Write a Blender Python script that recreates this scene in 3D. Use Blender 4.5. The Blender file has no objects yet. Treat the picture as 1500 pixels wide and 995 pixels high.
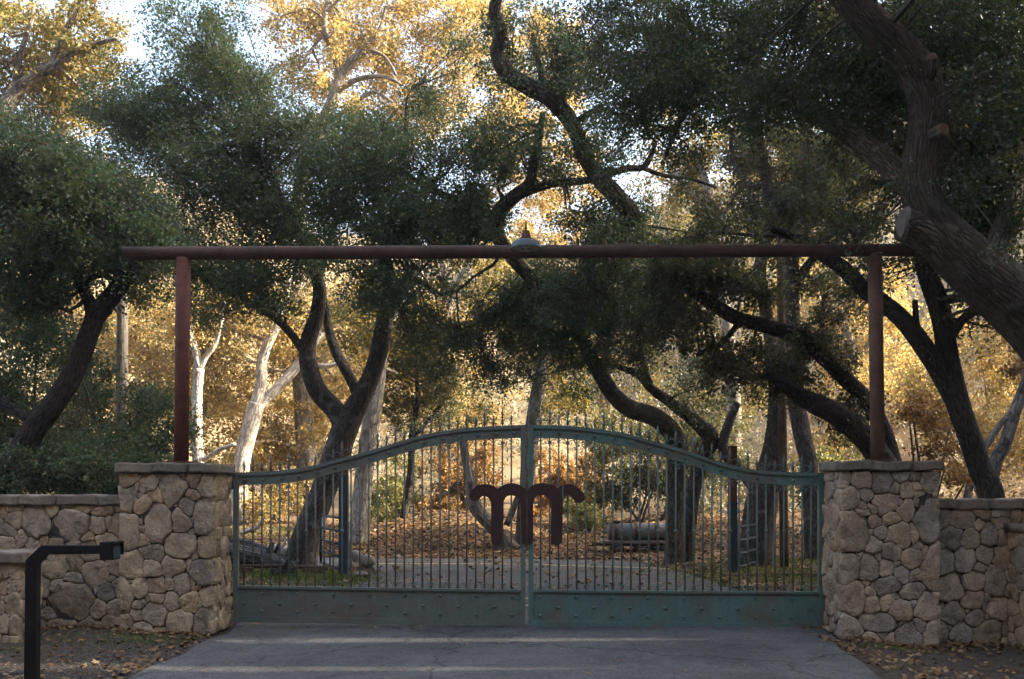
import bpy, bmesh, math, random
import numpy as np
from mathutils import Vector, Matrix

random.seed(7)
R = np.random.default_rng(11)
C = bpy.context.scene.collection
S = bpy.context.scene

# ------------------------------------------------------------------ camera
F, CX, HZ, CH = 1458.0, 750.0, 712.0, 1.6     # focal px, centre px, horizon row, camera height
cam_d = bpy.data.cameras.new("camera")
cam = bpy.data.objects.new("camera", cam_d)
C.objects.link(cam)
cam.location = (0, 0, CH)
cam.rotation_euler = (math.radians(90), 0, 0)
cam_d.sensor_width = 36.0
cam_d.lens = 36.0 * F / 1500.0
cam_d.shift_y = (HZ - 497.5) / 1500.0
cam_d.clip_start = 0.1
cam_d.clip_end = 2000
S.camera = cam

# ------------------------------------------------------------------ sky, sun, exposure
SUN_EL, SUN_AZ = math.radians(27), math.radians(89)    # azimuth clockwise from +Y
w = bpy.data.worlds.new("World")
S.world = w
w.use_nodes = True
nt = w.node_tree
nt.nodes.clear()
sky = nt.nodes.new("ShaderNodeTexSky")
sky.sky_type = 'NISHITA'
sky.sun_disc = False
sky.sun_elevation = SUN_EL
sky.sun_rotation = SUN_AZ
sky.air_density = 1.0
sky.dust_density = 5.0
sky.ozone_density = 0.25
bg = nt.nodes.new("ShaderNodeBackground")
bg.inputs[1].default_value = 0.15
out = nt.nodes.new("ShaderNodeOutputWorld")
nt.links.new(sky.outputs[0], bg.inputs[0])
nt.links.new(bg.outputs[0], out.inputs[0])

sd = bpy.data.lights.new("sun", 'SUN')
sd.energy = 4.6
sd.angle = math.radians(0.5)
sd.color = (1.0, 0.885, 0.70)
so = bpy.data.objects.new("sun", sd)
C.objects.link(so)
SUNV = Vector((math.sin(SUN_AZ) * math.cos(SUN_EL), math.cos(SUN_AZ) * math.cos(SUN_EL), math.sin(SUN_EL)))
so.rotation_euler = SUNV.to_track_quat('Z', 'Y').to_euler()
so.location = (20, -10, 40)

S.view_settings.view_transform = 'Standard'
S.view_settings.look = 'None'
S.view_settings.exposure = 2.4
S.view_settings.gamma = 1.0
S.render.engine = 'CYCLES'
S.cycles.max_bounces = 8
S.cycles.diffuse_bounces = 5
S.cycles.transmission_bounces = 4
S.cycles.use_denoising = True

# ------------------------------------------------------------------ helpers
def P(px, py, Y):
    return Vector(((px - CX) / F * Y, Y, CH + (HZ - py) / F * Y))

def tag(o, label=None, cat=None, group=None, kind=None):
    if label: o['label'] = label
    if cat: o['category'] = cat
    if group: o['group'] = group
    if kind: o['kind'] = kind
    return o

def empty(name, loc=(0, 0, 0)):
    o = bpy.data.objects.new(name, None)
    C.objects.link(o)
    o.location = loc
    o.empty_display_size = 0.2
    return o

def link(name, me, parent=None, smooth=None):
    o = bpy.data.objects.new(name, me)
    C.objects.link(o)
    if parent is not None:
        o.parent = parent
        o.matrix_parent_inverse = Matrix.Translation(parent_world(parent)).inverted()
    return o

def parent_world(p):
    v = Vector((0, 0, 0))
    while p is not None:
        if p.parent is not None:
            v += p.location + p.matrix_parent_inverse.to_translation()
        else:
            v += p.location
        p = p.parent
    return v

def mesh(name, verts, faces, mat, smooth=False, uvs=None):
    me = bpy.data.meshes.new(name)
    me.from_pydata([tuple(v) for v in verts], [], faces)
    if mat: me.materials.append(mat)
    if smooth:
        me.polygons.foreach_set("use_smooth", [True] * len(me.polygons))
    if uvs is not None:
        ul = me.uv_layers.new(name="UVMap")
        li = np.empty(len(me.loops), dtype=np.int32)
        me.loops.foreach_get("vertex_index", li)
        ul.data.foreach_set("uv", np.asarray(uvs, dtype=np.float32)[li].ravel())
    me.update()
    return me

def fast_mesh(name, V, k, mat):
    """V: (N*k,3) vertices, N separate k-gons."""
    n = len(V) // k
    me = bpy.data.meshes.new(name)
    me.vertices.add(n * k)
    me.vertices.foreach_set("co", np.ascontiguousarray(V, dtype=np.float32).ravel())
    me.loops.add(n * k)
    me.loops.foreach_set("vertex_index", np.arange(n * k, dtype=np.int32))
    me.polygons.add(n)
    me.polygons.foreach_set("loop_start", np.arange(0, n * k, k, dtype=np.int32))
    me.polygons.foreach_set("loop_total", np.full(n, k, dtype=np.int32))
    me.materials.append(mat)
    me.update(calc_edges=True)
    return me

class MB:
    def __init__(s): s.v, s.f, s.uv = [], [], []
    def add(s, v, f, uv=None):
        b = len(s.v)
        s.v += [tuple(x) for x in v]
        s.f += [tuple(i + b for i in q) for q in f]
        s.uv += list(uv) if uv is not None else [(x[0], x[2]) for x in v]
        return s
    def box(s, x0, x1, y0, y1, z0, z1):
        v = [(x0,y0,z0),(x1,y0,z0),(x1,y1,z0),(x0,y1,z0),(x0,y0,z1),(x1,y0,z1),(x1,y1,z1),(x0,y1,z1)]
        return s.add(v, [(0,3,2,1),(4,5,6,7),(0,1,5,4),(1,2,6,5),(2,3,7,6),(3,0,4,7)])
    def build(s, name, mat, parent=None, smooth=False):
        return link(name, mesh(name, s.v, s.f, mat, smooth, s.uv), parent)

def catmull(pts, sub):
    if len(pts) < 3 or sub <= 1: return pts
    out = []
    n = len(pts)
    for i in range(n - 1):
        p0, p1, p2, p3 = pts[max(i-1,0)], pts[i], pts[i+1], pts[min(i+2,n-1)]
        for k in range(sub):
            t = k / sub
            out.append(tuple(0.5*((2*b)+(-a+c)*t+(2*a-5*b+4*c-d)*t*t+(-a+3*b-3*c+d)*t**3) for a,b,c,d in zip(p0,p1,p2,p3)))
    out.append(tuple(pts[-1]))
    return out

def tube(pts, sides=10, sub=4, noise=0.0, seed=0, cap=True, mb=None):
    """pts: [(x,y,z,r)]; returns MB with UV in metres."""
    mb = mb or MB()
    q = catmull([tuple(p) for p in pts], sub)
    cs = [Vector(p[:3]) for p in q]
    rs = [max(p[3], 0.001) for p in q]
    n = len(cs)
    T = [(cs[min(i+1,n-1)] - cs[max(i-1,0)]).normalized() for i in range(n)]
    a = Vector((0,1,0)) if abs(T[0].y) < 0.9 else Vector((1,0,0))
    N = (a - T[0]*a.dot(T[0])).normalized()
    rng = random.Random(seed)
    ph = [rng.uniform(0,6.28) for _ in range(8)]
    v, uv, L = [], [], 0
    for i in range(n):
        N = (N - T[i]*N.dot(T[i])).normalized()
        B = T[i].cross(N)
        if i: L += (cs[i]-cs[i-1]).length
        for k in range(sides+1):
            th = 2*math.pi*k/sides
            r = rs[i]
            if noise:
                r *= 1 + noise*(0.5*math.sin(2*th+ph[0]+L*1.7)+0.4*math.sin(3*th+ph[1]-L*2.3)+0.35*math.sin(L*4.1/ max(rs[0]*3,0.3)+ph[2]+th)+0.25*math.sin(5*th+ph[3]+L*1.1))
            v.append(cs[i] + (N*math.cos(th)+B*math.sin(th))*r)
            uv.append((th*max(rs[0],0.02), L))
    m = sides+1
    f = [(i*m+k, i*m+k+1, (i+1)*m+k+1, (i+1)*m+k) for i in range(n-1) for k in range(sides)]
    if cap:
        f.append(tuple(range(sides-1,-1,-1)))
        f.append(tuple((n-1)*m+k for k in range(sides)))
    return mb.add(v, f, uv)

# ------------------------------------------------------------------ materials
class NB:
    def __init__(s, name):
        s.m = bpy.data.materials.new(name); s.m.use_nodes = True
        s.t = s.m.node_tree; s.t.nodes.clear()
        s.o = s.n("ShaderNodeOutputMaterial")
    def n(s, ty, **kw):
        x = s.t.nodes.new(ty)
        for k, v in kw.items(): setattr(x, k, v)
        return x
    def l(s, a, b): s.t.links.new(a, b)
    def coord(s, which="Object"): return s.n("ShaderNodeTexCoord").outputs[which]
    def pos(s): return s.n("ShaderNodeNewGeometry").outputs["Position"]
    def noise(s, vec, scale, detail=4, rough=0.6, dist=0.0):
        x = s.n("ShaderNodeTexNoise"); x.inputs["Scale"].default_value = scale
        x.inputs["Detail"].default_value = detail; x.inputs["Roughness"].default_value = rough
        x.inputs["Distortion"].default_value = dist
        s.l(vec, x.inputs["Vector"]); return x.outputs["Fac"]
    def scale(s, vec, sc):
        x = s.n("ShaderNodeMapping"); x.inputs["Scale"].default_value = sc; s.l(vec, x.inputs["Vector"]); return x.outputs[0]
    def ramp(s, fac, stops, interp='LINEAR'):
        x = s.n("ShaderNodeValToRGB"); x.color_ramp.interpolation = interp
        e = x.color_ramp.elements
        while len(e) < len(stops): e.new(0.5)
        for i, (p, c) in enumerate(stops):
            e[i].position = p; e[i].color = (*c, 1) if len(c) == 3 else c
        s.l(fac, x.inputs[0]); return x.outputs[0]
    def mix(s, fac, a, b, mode='MIX'):
        x = s.n("ShaderNodeMix", data_type='RGBA', blend_type=mode)
        for i, z in ((0, fac), (6, a), (7, b)):
            if isinstance(z, (int, float)): x.inputs[i].default_value = z
            elif isinstance(z, tuple): x.inputs[i].default_value = (*z, 1)
            else: s.l(z, x.inputs[i])
        return x.outputs[2]
    def math(s, op, a, b=0.0):
        x = s.n("ShaderNodeMath", operation=op)
        for i, z in ((0, a), (1, b)):
            if isinstance(z, (int, float)): x.inputs[i].default_value = z
            else: s.l(z, x.inputs[i])
        return x.outputs[0]
    def step(s, fac, lo, hi):
        x = s.n("ShaderNodeMapRange"); x.inputs[1].default_value = lo; x.inputs[2].default_value = hi
        s.l(fac, x.inputs[0]); return x.outputs[0]
    def bump(s, h, dist, strength=1.0, normal=None):
        x = s.n("ShaderNodeBump"); x.inputs["Distance"].default_value = dist; x.inputs["Strength"].default_value = strength
        s.l(h, x.inputs["Height"])
        if normal is not None: s.l(normal, x.inputs["Normal"])
        return x.outputs[0]
    def pbr(s, col, rough=0.8, metal=0.0, normal=None, spec=0.3):
        b = s.n("ShaderNodeBsdfPrincipled")
        for k, z in (("Base Color", col), ("Roughness", rough), ("Metallic", metal), ("Specular IOR Level", spec)):
            if isinstance(z, (int, float)): b.inputs[k].default_value = z
            elif isinstance(z, tuple): b.inputs[k].default_value = (*z, 1)
            else: s.l(z, b.inputs[k])
        if normal is not None: s.l(normal, b.inputs["Normal"])
        return b.outputs[0]
    def done(s, sh): s.l(sh, s.o.inputs[0]); return s.m

def mat_stone():
    b = NB("field_stone")
    rnd = b.n("ShaderNodeObjectInfo").outputs["Random"]
    p = b.pos()
    base = b.ramp(rnd, [(0, (0.35,0.265,0.175)), (0.15, (0.50,0.38,0.245)), (0.30, (0.41,0.33,0.24)), (0.44, (0.54,0.41,0.26)), (0.56, (0.29,0.245,0.19)), (0.68, (0.48,0.37,0.25)), (0.80, (0.42,0.355,0.275)), (0.90, (0.46,0.33,0.215)), (1, (0.51,0.41,0.285))])
    n1 = b.noise(p, 7, 6, 0.65, 0.4)
    n2 = b.noise(p, 38, 5, 0.7)
    n3 = b.noise(p, 2.2, 4, 0.6)
    c = b.mix(1.0, base, b.ramp(n1, [(0.28, (0.48,0.46,0.44)), (0.5, (1,1,1)), (0.72, (1.42,1.38,1.3))]), 'MULTIPLY')
    c = b.mix(1.0, c, b.ramp(n2, [(0.3, (0.72,0.72,0.72)), (0.55, (1.05,1.05,1.05)), (0.75, (1.25,1.25,1.25))]), 'MULTIPLY')
    c = b.mix(b.math('MULTIPLY', b.step(n3, 0.55, 0.72), 0.45), c, (0.085,0.078,0.066))
    c = b.mix(b.math('MULTIPLY', b.step(b.noise(p, 13, 5, 0.7, 1.0), 0.58, 0.72), 0.6), c, (0.46,0.42,0.35))
    h = b.math('ADD', b.math('MULTIPLY', n1, 1.0), b.math('MULTIPLY', n2, 0.35))
    return b.done(b.pbr(c, 0.9, 0, b.bump(h, 0.045, 1.0), 0.2))

def mat_simple(name, stops, sc=6, rough=0.85, bumpd=0.01, det=6, spec=0.25, fine=60):
    b = NB(name); p = b.pos()
    n1 = b.noise(p, sc, det, 0.65, 0.3); n2 = b.noise(p, fine, 4, 0.7)
    c = b.ramp(n1, stops)
    c = b.mix(1.0, c, b.ramp(n2, [(0.3, (0.7,0.7,0.7)), (0.7, (1.25,1.25,1.25))]), 'MULTIPLY')
    h = b.math('ADD', n1, b.math('MULTIPLY', n2, 0.4))
    return b.done(b.pbr(c, rough, 0, b.bump(h, bumpd, 0.8), spec))

def mat_paint(name, c1, c2, rustlo, rusthi, rust=(0.085,0.048,0.032)):
    b = NB(name); p = b.pos()
    n = b.noise(p, 3.0, 6, 0.7, 0.6); n2 = b.noise(p, 45, 4, 0.7); n3 = b.noise(b.scale(p, (9, 9, 1.4)), 2.0, 5, 0.6)
    c = b.mix(b.step(n3, 0.35, 0.65), c1, c2)
    rf = b.step(b.math('ADD', b.math('MULTIPLY', n, 0.8), b.math('MULTIPLY', n2, 0.2)), rustlo, rusthi)
    c = b.mix(rf, c, rust)
    c = b.mix(b.step(n2, 0.62, 0.72), c, (0.16,0.17,0.15))
    c = b.mix(1.0, c, b.ramp(n2, [(0.3, (0.8,0.8,0.8)), (0.7, (1.15,1.15,1.15))]), 'MULTIPLY')
    return b.done(b.pbr(c, 0.55, 0.0, b.bump(n2, 0.002, 0.5), 0.35))

def mat_bark(name, stops, us=10.0, vs=3.0, depth=0.03, blot=None):
    b = NB(name)
    uv = b.coord("UV"); p = b.pos()
    v = b.n("ShaderNodeTexVoronoi", feature='DISTANCE_TO_EDGE'); v.inputs["Scale"].default_value = 1.0
    wob = b.n("ShaderNodeTexNoise"); wob.inputs["Scale"].default_value = 5; b.l(uv, wob.inputs["Vector"])
    mp = b.scale(uv, (us*1.6, vs*1.3, 1))
    ad = b.n("ShaderNodeVectorMath", operation='MULTIPLY_ADD'); b.l(wob.outputs["Color"], ad.inputs[0]); ad.inputs[1].default_value = (1.6,1.6,0); b.l(mp, ad.inputs[2])
    b.l(ad.outputs[0], v.inputs["Vector"])
    crack = b.step(v.outputs["Distance"], 0.0, 0.22)
    n1 = b.noise(b.scale(uv, (us*1.4, vs*1.7, 1)), 1.0, 7, 0.72); n2 = b.noise(p, 2.2, 4, 0.6)
    c = b.ramp(n1, stops)
    c = b.mix(1.0, c, b.ramp(crack, [(0, (0.45,0.43,0.4)), (1, (1.08,1.08,1.08))]), 'MULTIPLY')
    c = b.mix(1.0, c, b.ramp(n2, [(0.3, (0.65,0.65,0.66)), (0.7, (1.25,1.22,1.15))]), 'MULTIPLY')
    if blot: c = b.mix(b.step(b.noise(p, 3.2, 5, 0.6, 0.5), 0.56, 0.66), c, blot)
    h = b.math('ADD', b.math('MULTIPLY', crack, 0.8), b.math('MULTIPLY', n1, 0.8))
    return b.done(b.pbr(c, 0.92, 0, b.bump(h, depth, 1.0), 0.15))

def mat_leaf(name, stops, trans=0.4, tcol=None, rough=0.45, tint=None, spec=0.35):
    b = NB(name)
    g = b.n("ShaderNodeNewGeometry"); rnd = g.outputs["Random Per Island"]
    c = b.ramp(rnd, stops)
    n = b.noise(g.outputs["Position"], 0.55, 3, 0.6)
    c = b.mix(1.0, c, b.ramp(n, [(0.33, (0.62,0.62,0.62)), (0.5, (1,1,1)), (0.68, (1.35,1.32,1.25))]), 'MULTIPLY')
    if tint: c = b.mix(b.math('MULTIPLY', b.step(b.noise(g.outputs["Position"], 0.8, 4, 0.65), 0.5, 0.66), tint[1]), c, tint[0])
    p = b.pbr(c, rough, 0, None, spec)
    t = b.n("ShaderNodeBsdfTranslucent")
    b.l(b.mix(1.0, c, tcol or (1.2,1.15,0.8), 'MULTIPLY'), t.inputs[0])
    mx = b.n("ShaderNodeMixShader"); mx.inputs[0].default_value = trans
    b.l(p, mx.inputs[1]); b.l(t.outputs[0], mx.inputs[2])
    return b.done(mx.outputs[0])

M = {}
M['stone'] = mat_stone()
M['mortar'] = mat_simple("mortar", [(0.3,(0.04,0.034,0.028)),(0.7,(0.09,0.075,0.06))], 9, 0.95, 0.02)
M['coping'] = mat_simple("coping_stone", [(0.25,(0.13,0.11,0.085)),(0.5,(0.24,0.20,0.15)),(0.75,(0.33,0.27,0.20))], 5, 0.92, 0.03)
M['paint_a'] = mat_paint("weathered_green_paint", (0.118,0.168,0.146), (0.158,0.186,0.158), 0.45, 0.68, (0.16,0.115,0.08))
M['paint_b'] = mat_paint("teal_paint", (0.090,0.190,0.174), (0.138,0.205,0.176), 0.46, 0.68, (0.16,0.11,0.075))
M['rust'] = mat_simple("rusty_pipe", [(0.25,(0.05,0.031,0.022)),(0.5,(0.088,0.052,0.036)),(0.75,(0.13,0.078,0.052))], 4, 0.75, 0.004)
M['rust_red'] = mat_simple("red_rusty_pipe", [(0.25,(0.085,0.030,0.022)),(0.5,(0.125,0.046,0.032)),(0.75,(0.16,0.068,0.045))], 4, 0.75, 0.004)
M['rust_tan'] = mat_simple("tan_rusty_pipe", [(0.25,(0.09,0.055,0.038)),(0.5,(0.15,0.092,0.062)),(0.75,(0.21,0.135,0.092))], 4, 0.8, 0.004)
M['emblem'] = mat_simple("maroon_steel", [(0.3,(0.048,0.024,0.021)),(0.7,(0.072,0.036,0.031))], 5, 0.7, 0.002, fine=120)
M['black'] = mat_simple("black_paint", [(0.3,(0.008,0.008,0.008)),(0.7,(0.016,0.016,0.016))], 8, 0.5, 0.001)
M['blue'] = mat_simple("blue_grey_paint", [(0.3,(0.03,0.045,0.055)),(0.7,(0.05,0.07,0.08))], 6, 0.6, 0.002)
M['galv'] = mat_simple("galvanised_steel", [(0.3,(0.16,0.17,0.18)),(0.7,(0.28,0.29,0.30))], 8, 0.45, 0.001, spec=0.5)
M['white'] = mat_simple("white_plate", [(0.3,(0.7,0.7,0.7)),(0.7,(0.8,0.8,0.8))], 8, 0.5, 0.0005)
M['lamp'] = mat_simple("verdigris_enamel", [(0.3,(0.06,0.11,0.115)),(0.5,(0.10,0.155,0.155)),(0.75,(0.16,0.15,0.125))], 14, 0.5, 0.002)
M['lamp_in'] = mat_simple("cream_enamel", [(0.3,(0.42,0.38,0.31)),(0.7,(0.62,0.57,0.48))], 14, 0.5, 0.001)
M['tank'] = mat_simple("weathered_tank", [(0.25,(0.10,0.065,0.045)),(0.45,(0.15,0.14,0.13)),(0.75,(0.22,0.21,0.20))], 4, 0.6, 0.003)
M['wood'] = mat_bark("pole_wood", [(0.3,(0.10,0.065,0.04)),(0.7,(0.20,0.13,0.085))], 16, 0.8, 0.006)
M['greywood'] = mat_bark("grey_pole_wood", [(0.3,(0.11,0.10,0.085)),(0.7,(0.20,0.18,0.155))], 16, 0.7, 0.006)
M['plank'] = mat_simple("weathered_plank", [(0.3,(0.18,0.15,0.12)),(0.7,(0.33,0.29,0.25))], 5, 0.9, 0.006)
M['oak'] = mat_bark("oak_bark", [(0.25,(0.06,0.052,0.045)),(0.5,(0.125,0.108,0.09)),(0.75,(0.20,0.175,0.145))], 17, 5.0, 0.022, (0.19,0.18,0.16))
M['oak_dark'] = mat_bark("dark_oak_bark", [(0.25,(0.035,0.030,0.026)),(0.5,(0.07,0.06,0.05)),(0.75,(0.12,0.10,0.085))], 17, 5.0, 0.022)
M['oak_mid'] = mat_bark("brown_oak_bark", [(0.25,(0.065,0.054,0.045)),(0.5,(0.125,0.105,0.085)),(0.75,(0.21,0.178,0.145))], 15, 4.5, 0.028, (0.13,0.125,0.105))
M['syc'] = mat_bark("sycamore_bark", [(0.2,(0.32,0.28,0.22)),(0.45,(0.52,0.49,0.44)),(0.8,(0.68,0.66,0.61))], 6, 2.2, 0.014, (0.27,0.245,0.205))
M['syc_dark'] = mat_bark("mottled_sycamore_bark", [(0.2,(0.10,0.088,0.074)),(0.45,(0.22,0.195,0.165)),(0.8,(0.42,0.39,0.34))], 5, 1.6, 0.02, (0.055,0.047,0.04))
M['syc_grey'] = mat_bark("grey_sycamore_bark", [(0.2,(0.14,0.12,0.10)),(0.45,(0.26,0.23,0.19)),(0.8,(0.36,0.33,0.28))], 4, 1.2, 0.012, (0.13,0.11,0.09))
M['syc_mott'] = mat_bark("pale_mottled_sycamore_bark", [(0.2,(0.20,0.18,0.155)),(0.45,(0.42,0.39,0.34)),(0.8,(0.60,0.57,0.52))], 5, 1.8, 0.015, (0.10,0.088,0.075))
M['log'] = mat_bark("grey_log", [(0.2,(0.06,0.062,0.065)),(0.5,(0.14,0.14,0.14)),(0.8,(0.24,0.235,0.225))], 12, 0.8, 0.03)
M['twig'] = mat_simple("twig_bark", [(0.3,(0.05,0.042,0.034)),(0.7,(0.12,0.10,0.08))], 4, 0.95, 0.002)
M['twig_pale'] = mat_simple("pale_twig_bark", [(0.3,(0.16,0.13,0.10)),(0.7,(0.34,0.29,0.22))], 4, 0.95, 0.002)
M['boulder'] = mat_simple("boulder_rock", [(0.25,(0.14,0.12,0.10)),(0.5,(0.25,0.21,0.165)),(0.75,(0.36,0.31,0.25))], 4, 0.9, 0.02)
M['yellow'] = mat_simple("pale_yellow", [(0.3,(0.50,0.38,0.14)),(0.7,(0.68,0.54,0.24))], 6, 0.7, 0.001)  # also the colour of sunlit streaks laid on the road
M['leaf_oak'] = mat_leaf("oak_leaves", [(0, (0.060,0.102,0.050)), (0.45, (0.094,0.148,0.070)), (0.8, (0.140,0.190,0.088)), (0.93, (0.15,0.145,0.065)), (1, (0.18,0.12,0.06))], 0.44, spec=0.55, rough=0.38, tint=((0.085,0.060,0.036), 0.55))
M['leaf_dark'] = mat_leaf("dark_oak_leaves", [(0, (0.040,0.066,0.030)), (0.45, (0.064,0.096,0.040)), (0.8, (0.095,0.124,0.052)), (0.93, (0.115,0.105,0.045)), (1, (0.14,0.095,0.045))], 0.42, spec=0.4, rough=0.42, tint=((0.085,0.065,0.042), 0.5))
M['leaf_olive'] = mat_leaf("olive_oak_leaves", [(0, (0.050,0.066,0.028)), (0.5, (0.085,0.100,0.040)), (0.85, (0.12,0.12,0.05)), (1, (0.16,0.105,0.05))], 0.40, tint=((0.13,0.085,0.035), 0.5))
M['leaf_gold'] = mat_leaf("golden_sycamore_leaves", [(0, (0.22,0.14,0.045)), (0.25, (0.40,0.265,0.085)), (0.6, (0.54,0.40,0.15)), (0.85, (0.62,0.52,0.28)), (0.95, (0.26,0.27,0.10)), (1, (0.18,0.21,0.08))], 0.44, (1.1,1.02,0.75), 0.6, tint=((0.24,0.245,0.095), 0.55))
M['leaf_syc'] = mat_leaf("green_gold_sycamore_leaves", [(0, (0.10,0.11,0.035)), (0.35, (0.20,0.17,0.05)), (0.65, (0.34,0.24,0.075)), (1, (0.15,0.18,0.06))], 0.42, (1.1,1.0,0.7), 0.6)
M['leaf_orange'] = mat_leaf("orange_brown_leaves", [(0, (0.16,0.085,0.028)), (0.5, (0.29,0.165,0.052)), (1, (0.40,0.26,0.10))], 0.4, (1.1,1.0,0.7), 0.6)
M['leaf_shrub'] = mat_leaf("yellow_green_leaves", [(0, (0.09,0.10,0.03)), (0.5, (0.17,0.17,0.05)), (1, (0.26,0.22,0.07))], 0.4)
M['leaf_dry'] = mat_leaf("dry_brush_leaves", [(0, (0.16,0.125,0.08)), (0.45, (0.30,0.24,0.155)), (0.75, (0.40,0.35,0.25)), (0.9, (0.42,0.42,0.36)), (1, (0.13,0.14,0.085))], 0.25, None, 0.8)
M['litter'] = mat_leaf("fallen_leaf", [(0, (0.085,0.046,0.020)), (0.35, (0.155,0.083,0.034)), (0.7, (0.225,0.128,0.052)), (0.92, (0.30,0.185,0.085)), (1, (0.38,0.26,0.135))], 0.12, None, 0.7)
M['grass'] = mat_leaf("grass_blades", [(0, (0.07,0.10,0.018)), (0.6, (0.13,0.17,0.03)), (1, (0.20,0.22,0.05))], 0.35)

def mat_ground():
    b = NB("soil"); p = b.pos()
    n1 = b.noise(p, 0.9, 6, 0.65, 0.3); n2 = b.noise(p, 14, 6, 0.75); n3 = b.noise(p, 70, 3, 0.7)
    c = b.ramp(n2, [(0.28,(0.045,0.035,0.026)),(0.5,(0.095,0.072,0.052)),(0.72,(0.18,0.135,0.095))])
    c = b.mix(b.math('MULTIPLY', b.step(n1, 0.53, 0.66), 0.4), c, (0.070,0.075,0.025))
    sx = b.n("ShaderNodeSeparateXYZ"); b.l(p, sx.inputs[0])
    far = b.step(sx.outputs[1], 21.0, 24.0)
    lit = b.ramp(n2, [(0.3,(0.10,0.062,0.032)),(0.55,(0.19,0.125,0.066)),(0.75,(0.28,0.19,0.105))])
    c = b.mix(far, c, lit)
    hill_block = b.step(sx.outputs[1], 34.0, 46.0)
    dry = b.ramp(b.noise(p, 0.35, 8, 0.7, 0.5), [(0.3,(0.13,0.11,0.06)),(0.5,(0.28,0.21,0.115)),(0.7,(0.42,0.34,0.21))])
    c = b.mix(hill_block, c, dry)
    h = b.math('ADD', n2, b.math('MULTIPLY', n3, 0.6))
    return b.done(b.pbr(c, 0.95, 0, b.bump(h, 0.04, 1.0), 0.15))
M['ground'] = mat_ground()

def mat_asphalt():
    b = NB("asphalt"); p = b.pos()
    n1 = b.noise(p, 0.8, 6, 0.65, 0.5); n2 = b.noise(p, 60, 4, 0.8); n3 = b.noise(p, 4, 7, 0.75, 0.4); n4 = b.noise(p, 22, 4, 0.75)
    v = b.n("ShaderNodeTexVoronoi"); v.inputs["Scale"].default_value = 34; b.l(p, v.inputs["Vector"])
    c = b.ramp(n1, [(0.3,(0.084,0.080,0.074)),(0.5,(0.118,0.113,0.104)),(0.7,(0.160,0.153,0.140))])
    c = b.mix(1.0, c, b.ramp(n2, [(0.3,(0.45,0.45,0.45)),(0.5,(1,1,1)),(0.7,(1.6,1.6,1.6))]), 'MULTIPLY')
    c = b.mix(1.0, c, b.ramp(n4, [(0.32,(0.65,0.65,0.65)),(0.5,(1,1,1)),(0.68,(1.3,1.3,1.3))]), 'MULTIPLY')
    c = b.mix(b.math('MULTIPLY', b.step(n3, 0.50, 0.70), 0.6), c, (0.060,0.052,0.042))
    c = b.mix(b.math('MULTIPLY', b.step(v.outputs["Distance"], 0.30, 0.10), 0.4), c, (0.26,0.25,0.23))
    cr = b.n("ShaderNodeTexVoronoi", feature='DISTANCE_TO_EDGE'); cr.inputs["Scale"].default_value = 0.28
    wv = b.n("ShaderNodeVectorMath", operation='MULTIPLY_ADD'); tn = b.n("ShaderNodeTexNoise"); tn.inputs["Scale"].default_value = 2.2; tn.inputs["Detail"].default_value = 5
    b.l(p, tn.inputs["Vector"]); b.l(tn.outputs["Color"], wv.inputs[0]); wv.inputs[1].default_value = (0.9,0.9,0); b.l(p, wv.inputs[2]); b.l(wv.outputs[0], cr.inputs["Vector"])
    crk = b.step(cr.outputs["Distance"], 0.010, 0.003)
    c = b.mix(b.math('MULTIPLY', crk, 0.45), c, (0.025,0.022,0.02))
    h = b.math('SUBTRACT', b.math('ADD', n2, v.outputs["Distance"]), crk)
    return b.done(b.pbr(c, 0.88, 0, b.bump(h, 0.012, 1.0), 0.3))
M['asphalt'] = mat_asphalt()

# ------------------------------------------------------------------ terrain
def sst(a, b, x):
    t = np.clip((x - a) / (b - a), 0, 1); return t*t*(3-2*t)
def gz(x, y):
    x = np.asarray(x, float); y = np.asarray(y, float)
    z = 0.07*sst(-2.8,-4.2,x)*sst(16,12,y)*sst(3,8,y) - 0.10*sst(3.4,4.4,x)*sst(15,11.5,y)*sst(3,9,y)
    off = 1 - sst(-3.4,-3.0,x)*sst(3.6,3.2,x)*sst(22,21.5,y)
    z = z + off*(0.02*np.sin(x*2.1+1)*np.sin(y*1.7)+0.012*np.sin(x*5.3+y*3.1))*sst(140,60,y)
    z = z + 0.75*np.exp(-((x+1.6)/2.4)**2-((y-26.5)/2.6)**2)*sst(21.3,23.0,y)
    z = z + 0.55*np.exp(-((x-6.0)/3.5)**2-((y-28)/3.5)**2)*sst(21.3,24,y)
    z = z + 0.4*sst(22,32,y)
    z = z + 26*sst(34,110,y)**1.15
    z = z + (np.clip(x-6.5,0,40)*0.42)*sst(20,42,y)
    z = z + (np.clip(-x-14,0,40)*0.30)*sst(24,50,y)
    z = z + sst(38,60,y)*(1.2*np.sin(x*0.21+1.2)*np.sin(y*0.16)+0.5*np.sin(x*0.63+y*0.41))
    return z

def grid_sheet(name, xs, ys, zf, mat, dz=0.0):
    X, Y = np.meshgrid(xs, ys)
    Z = zf(X, Y) + dz
    V = np.stack([X, Y, Z], -1).reshape(-1, 3)
    nx, ny = len(xs), len(ys)
    f = [(j*nx+i, j*nx+i+1, (j+1)*nx+i+1, (j+1)*nx+i) for j in range(ny-1) for i in range(nx-1)]
    return link(name, mesh(name, V.tolist(), f, mat, True))

xs = np.concatenate([np.linspace(-260,-40,23)[:-1], np.linspace(-40,-10,41)[:-1], np.linspace(-10,10,101)[:-1], np.linspace(10,40,41)[:-1], np.linspace(40,260,23)])
ys = np.concatenate([np.linspace(-200,2,30)[:-1], np.linspace(2,36,171)[:-1], np.linspace(36,110,75)[:-1], np.linspace(110,420,25)])
tag(grid_sheet("ground", xs, ys, gz, M['ground']), kind='structure')

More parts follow.
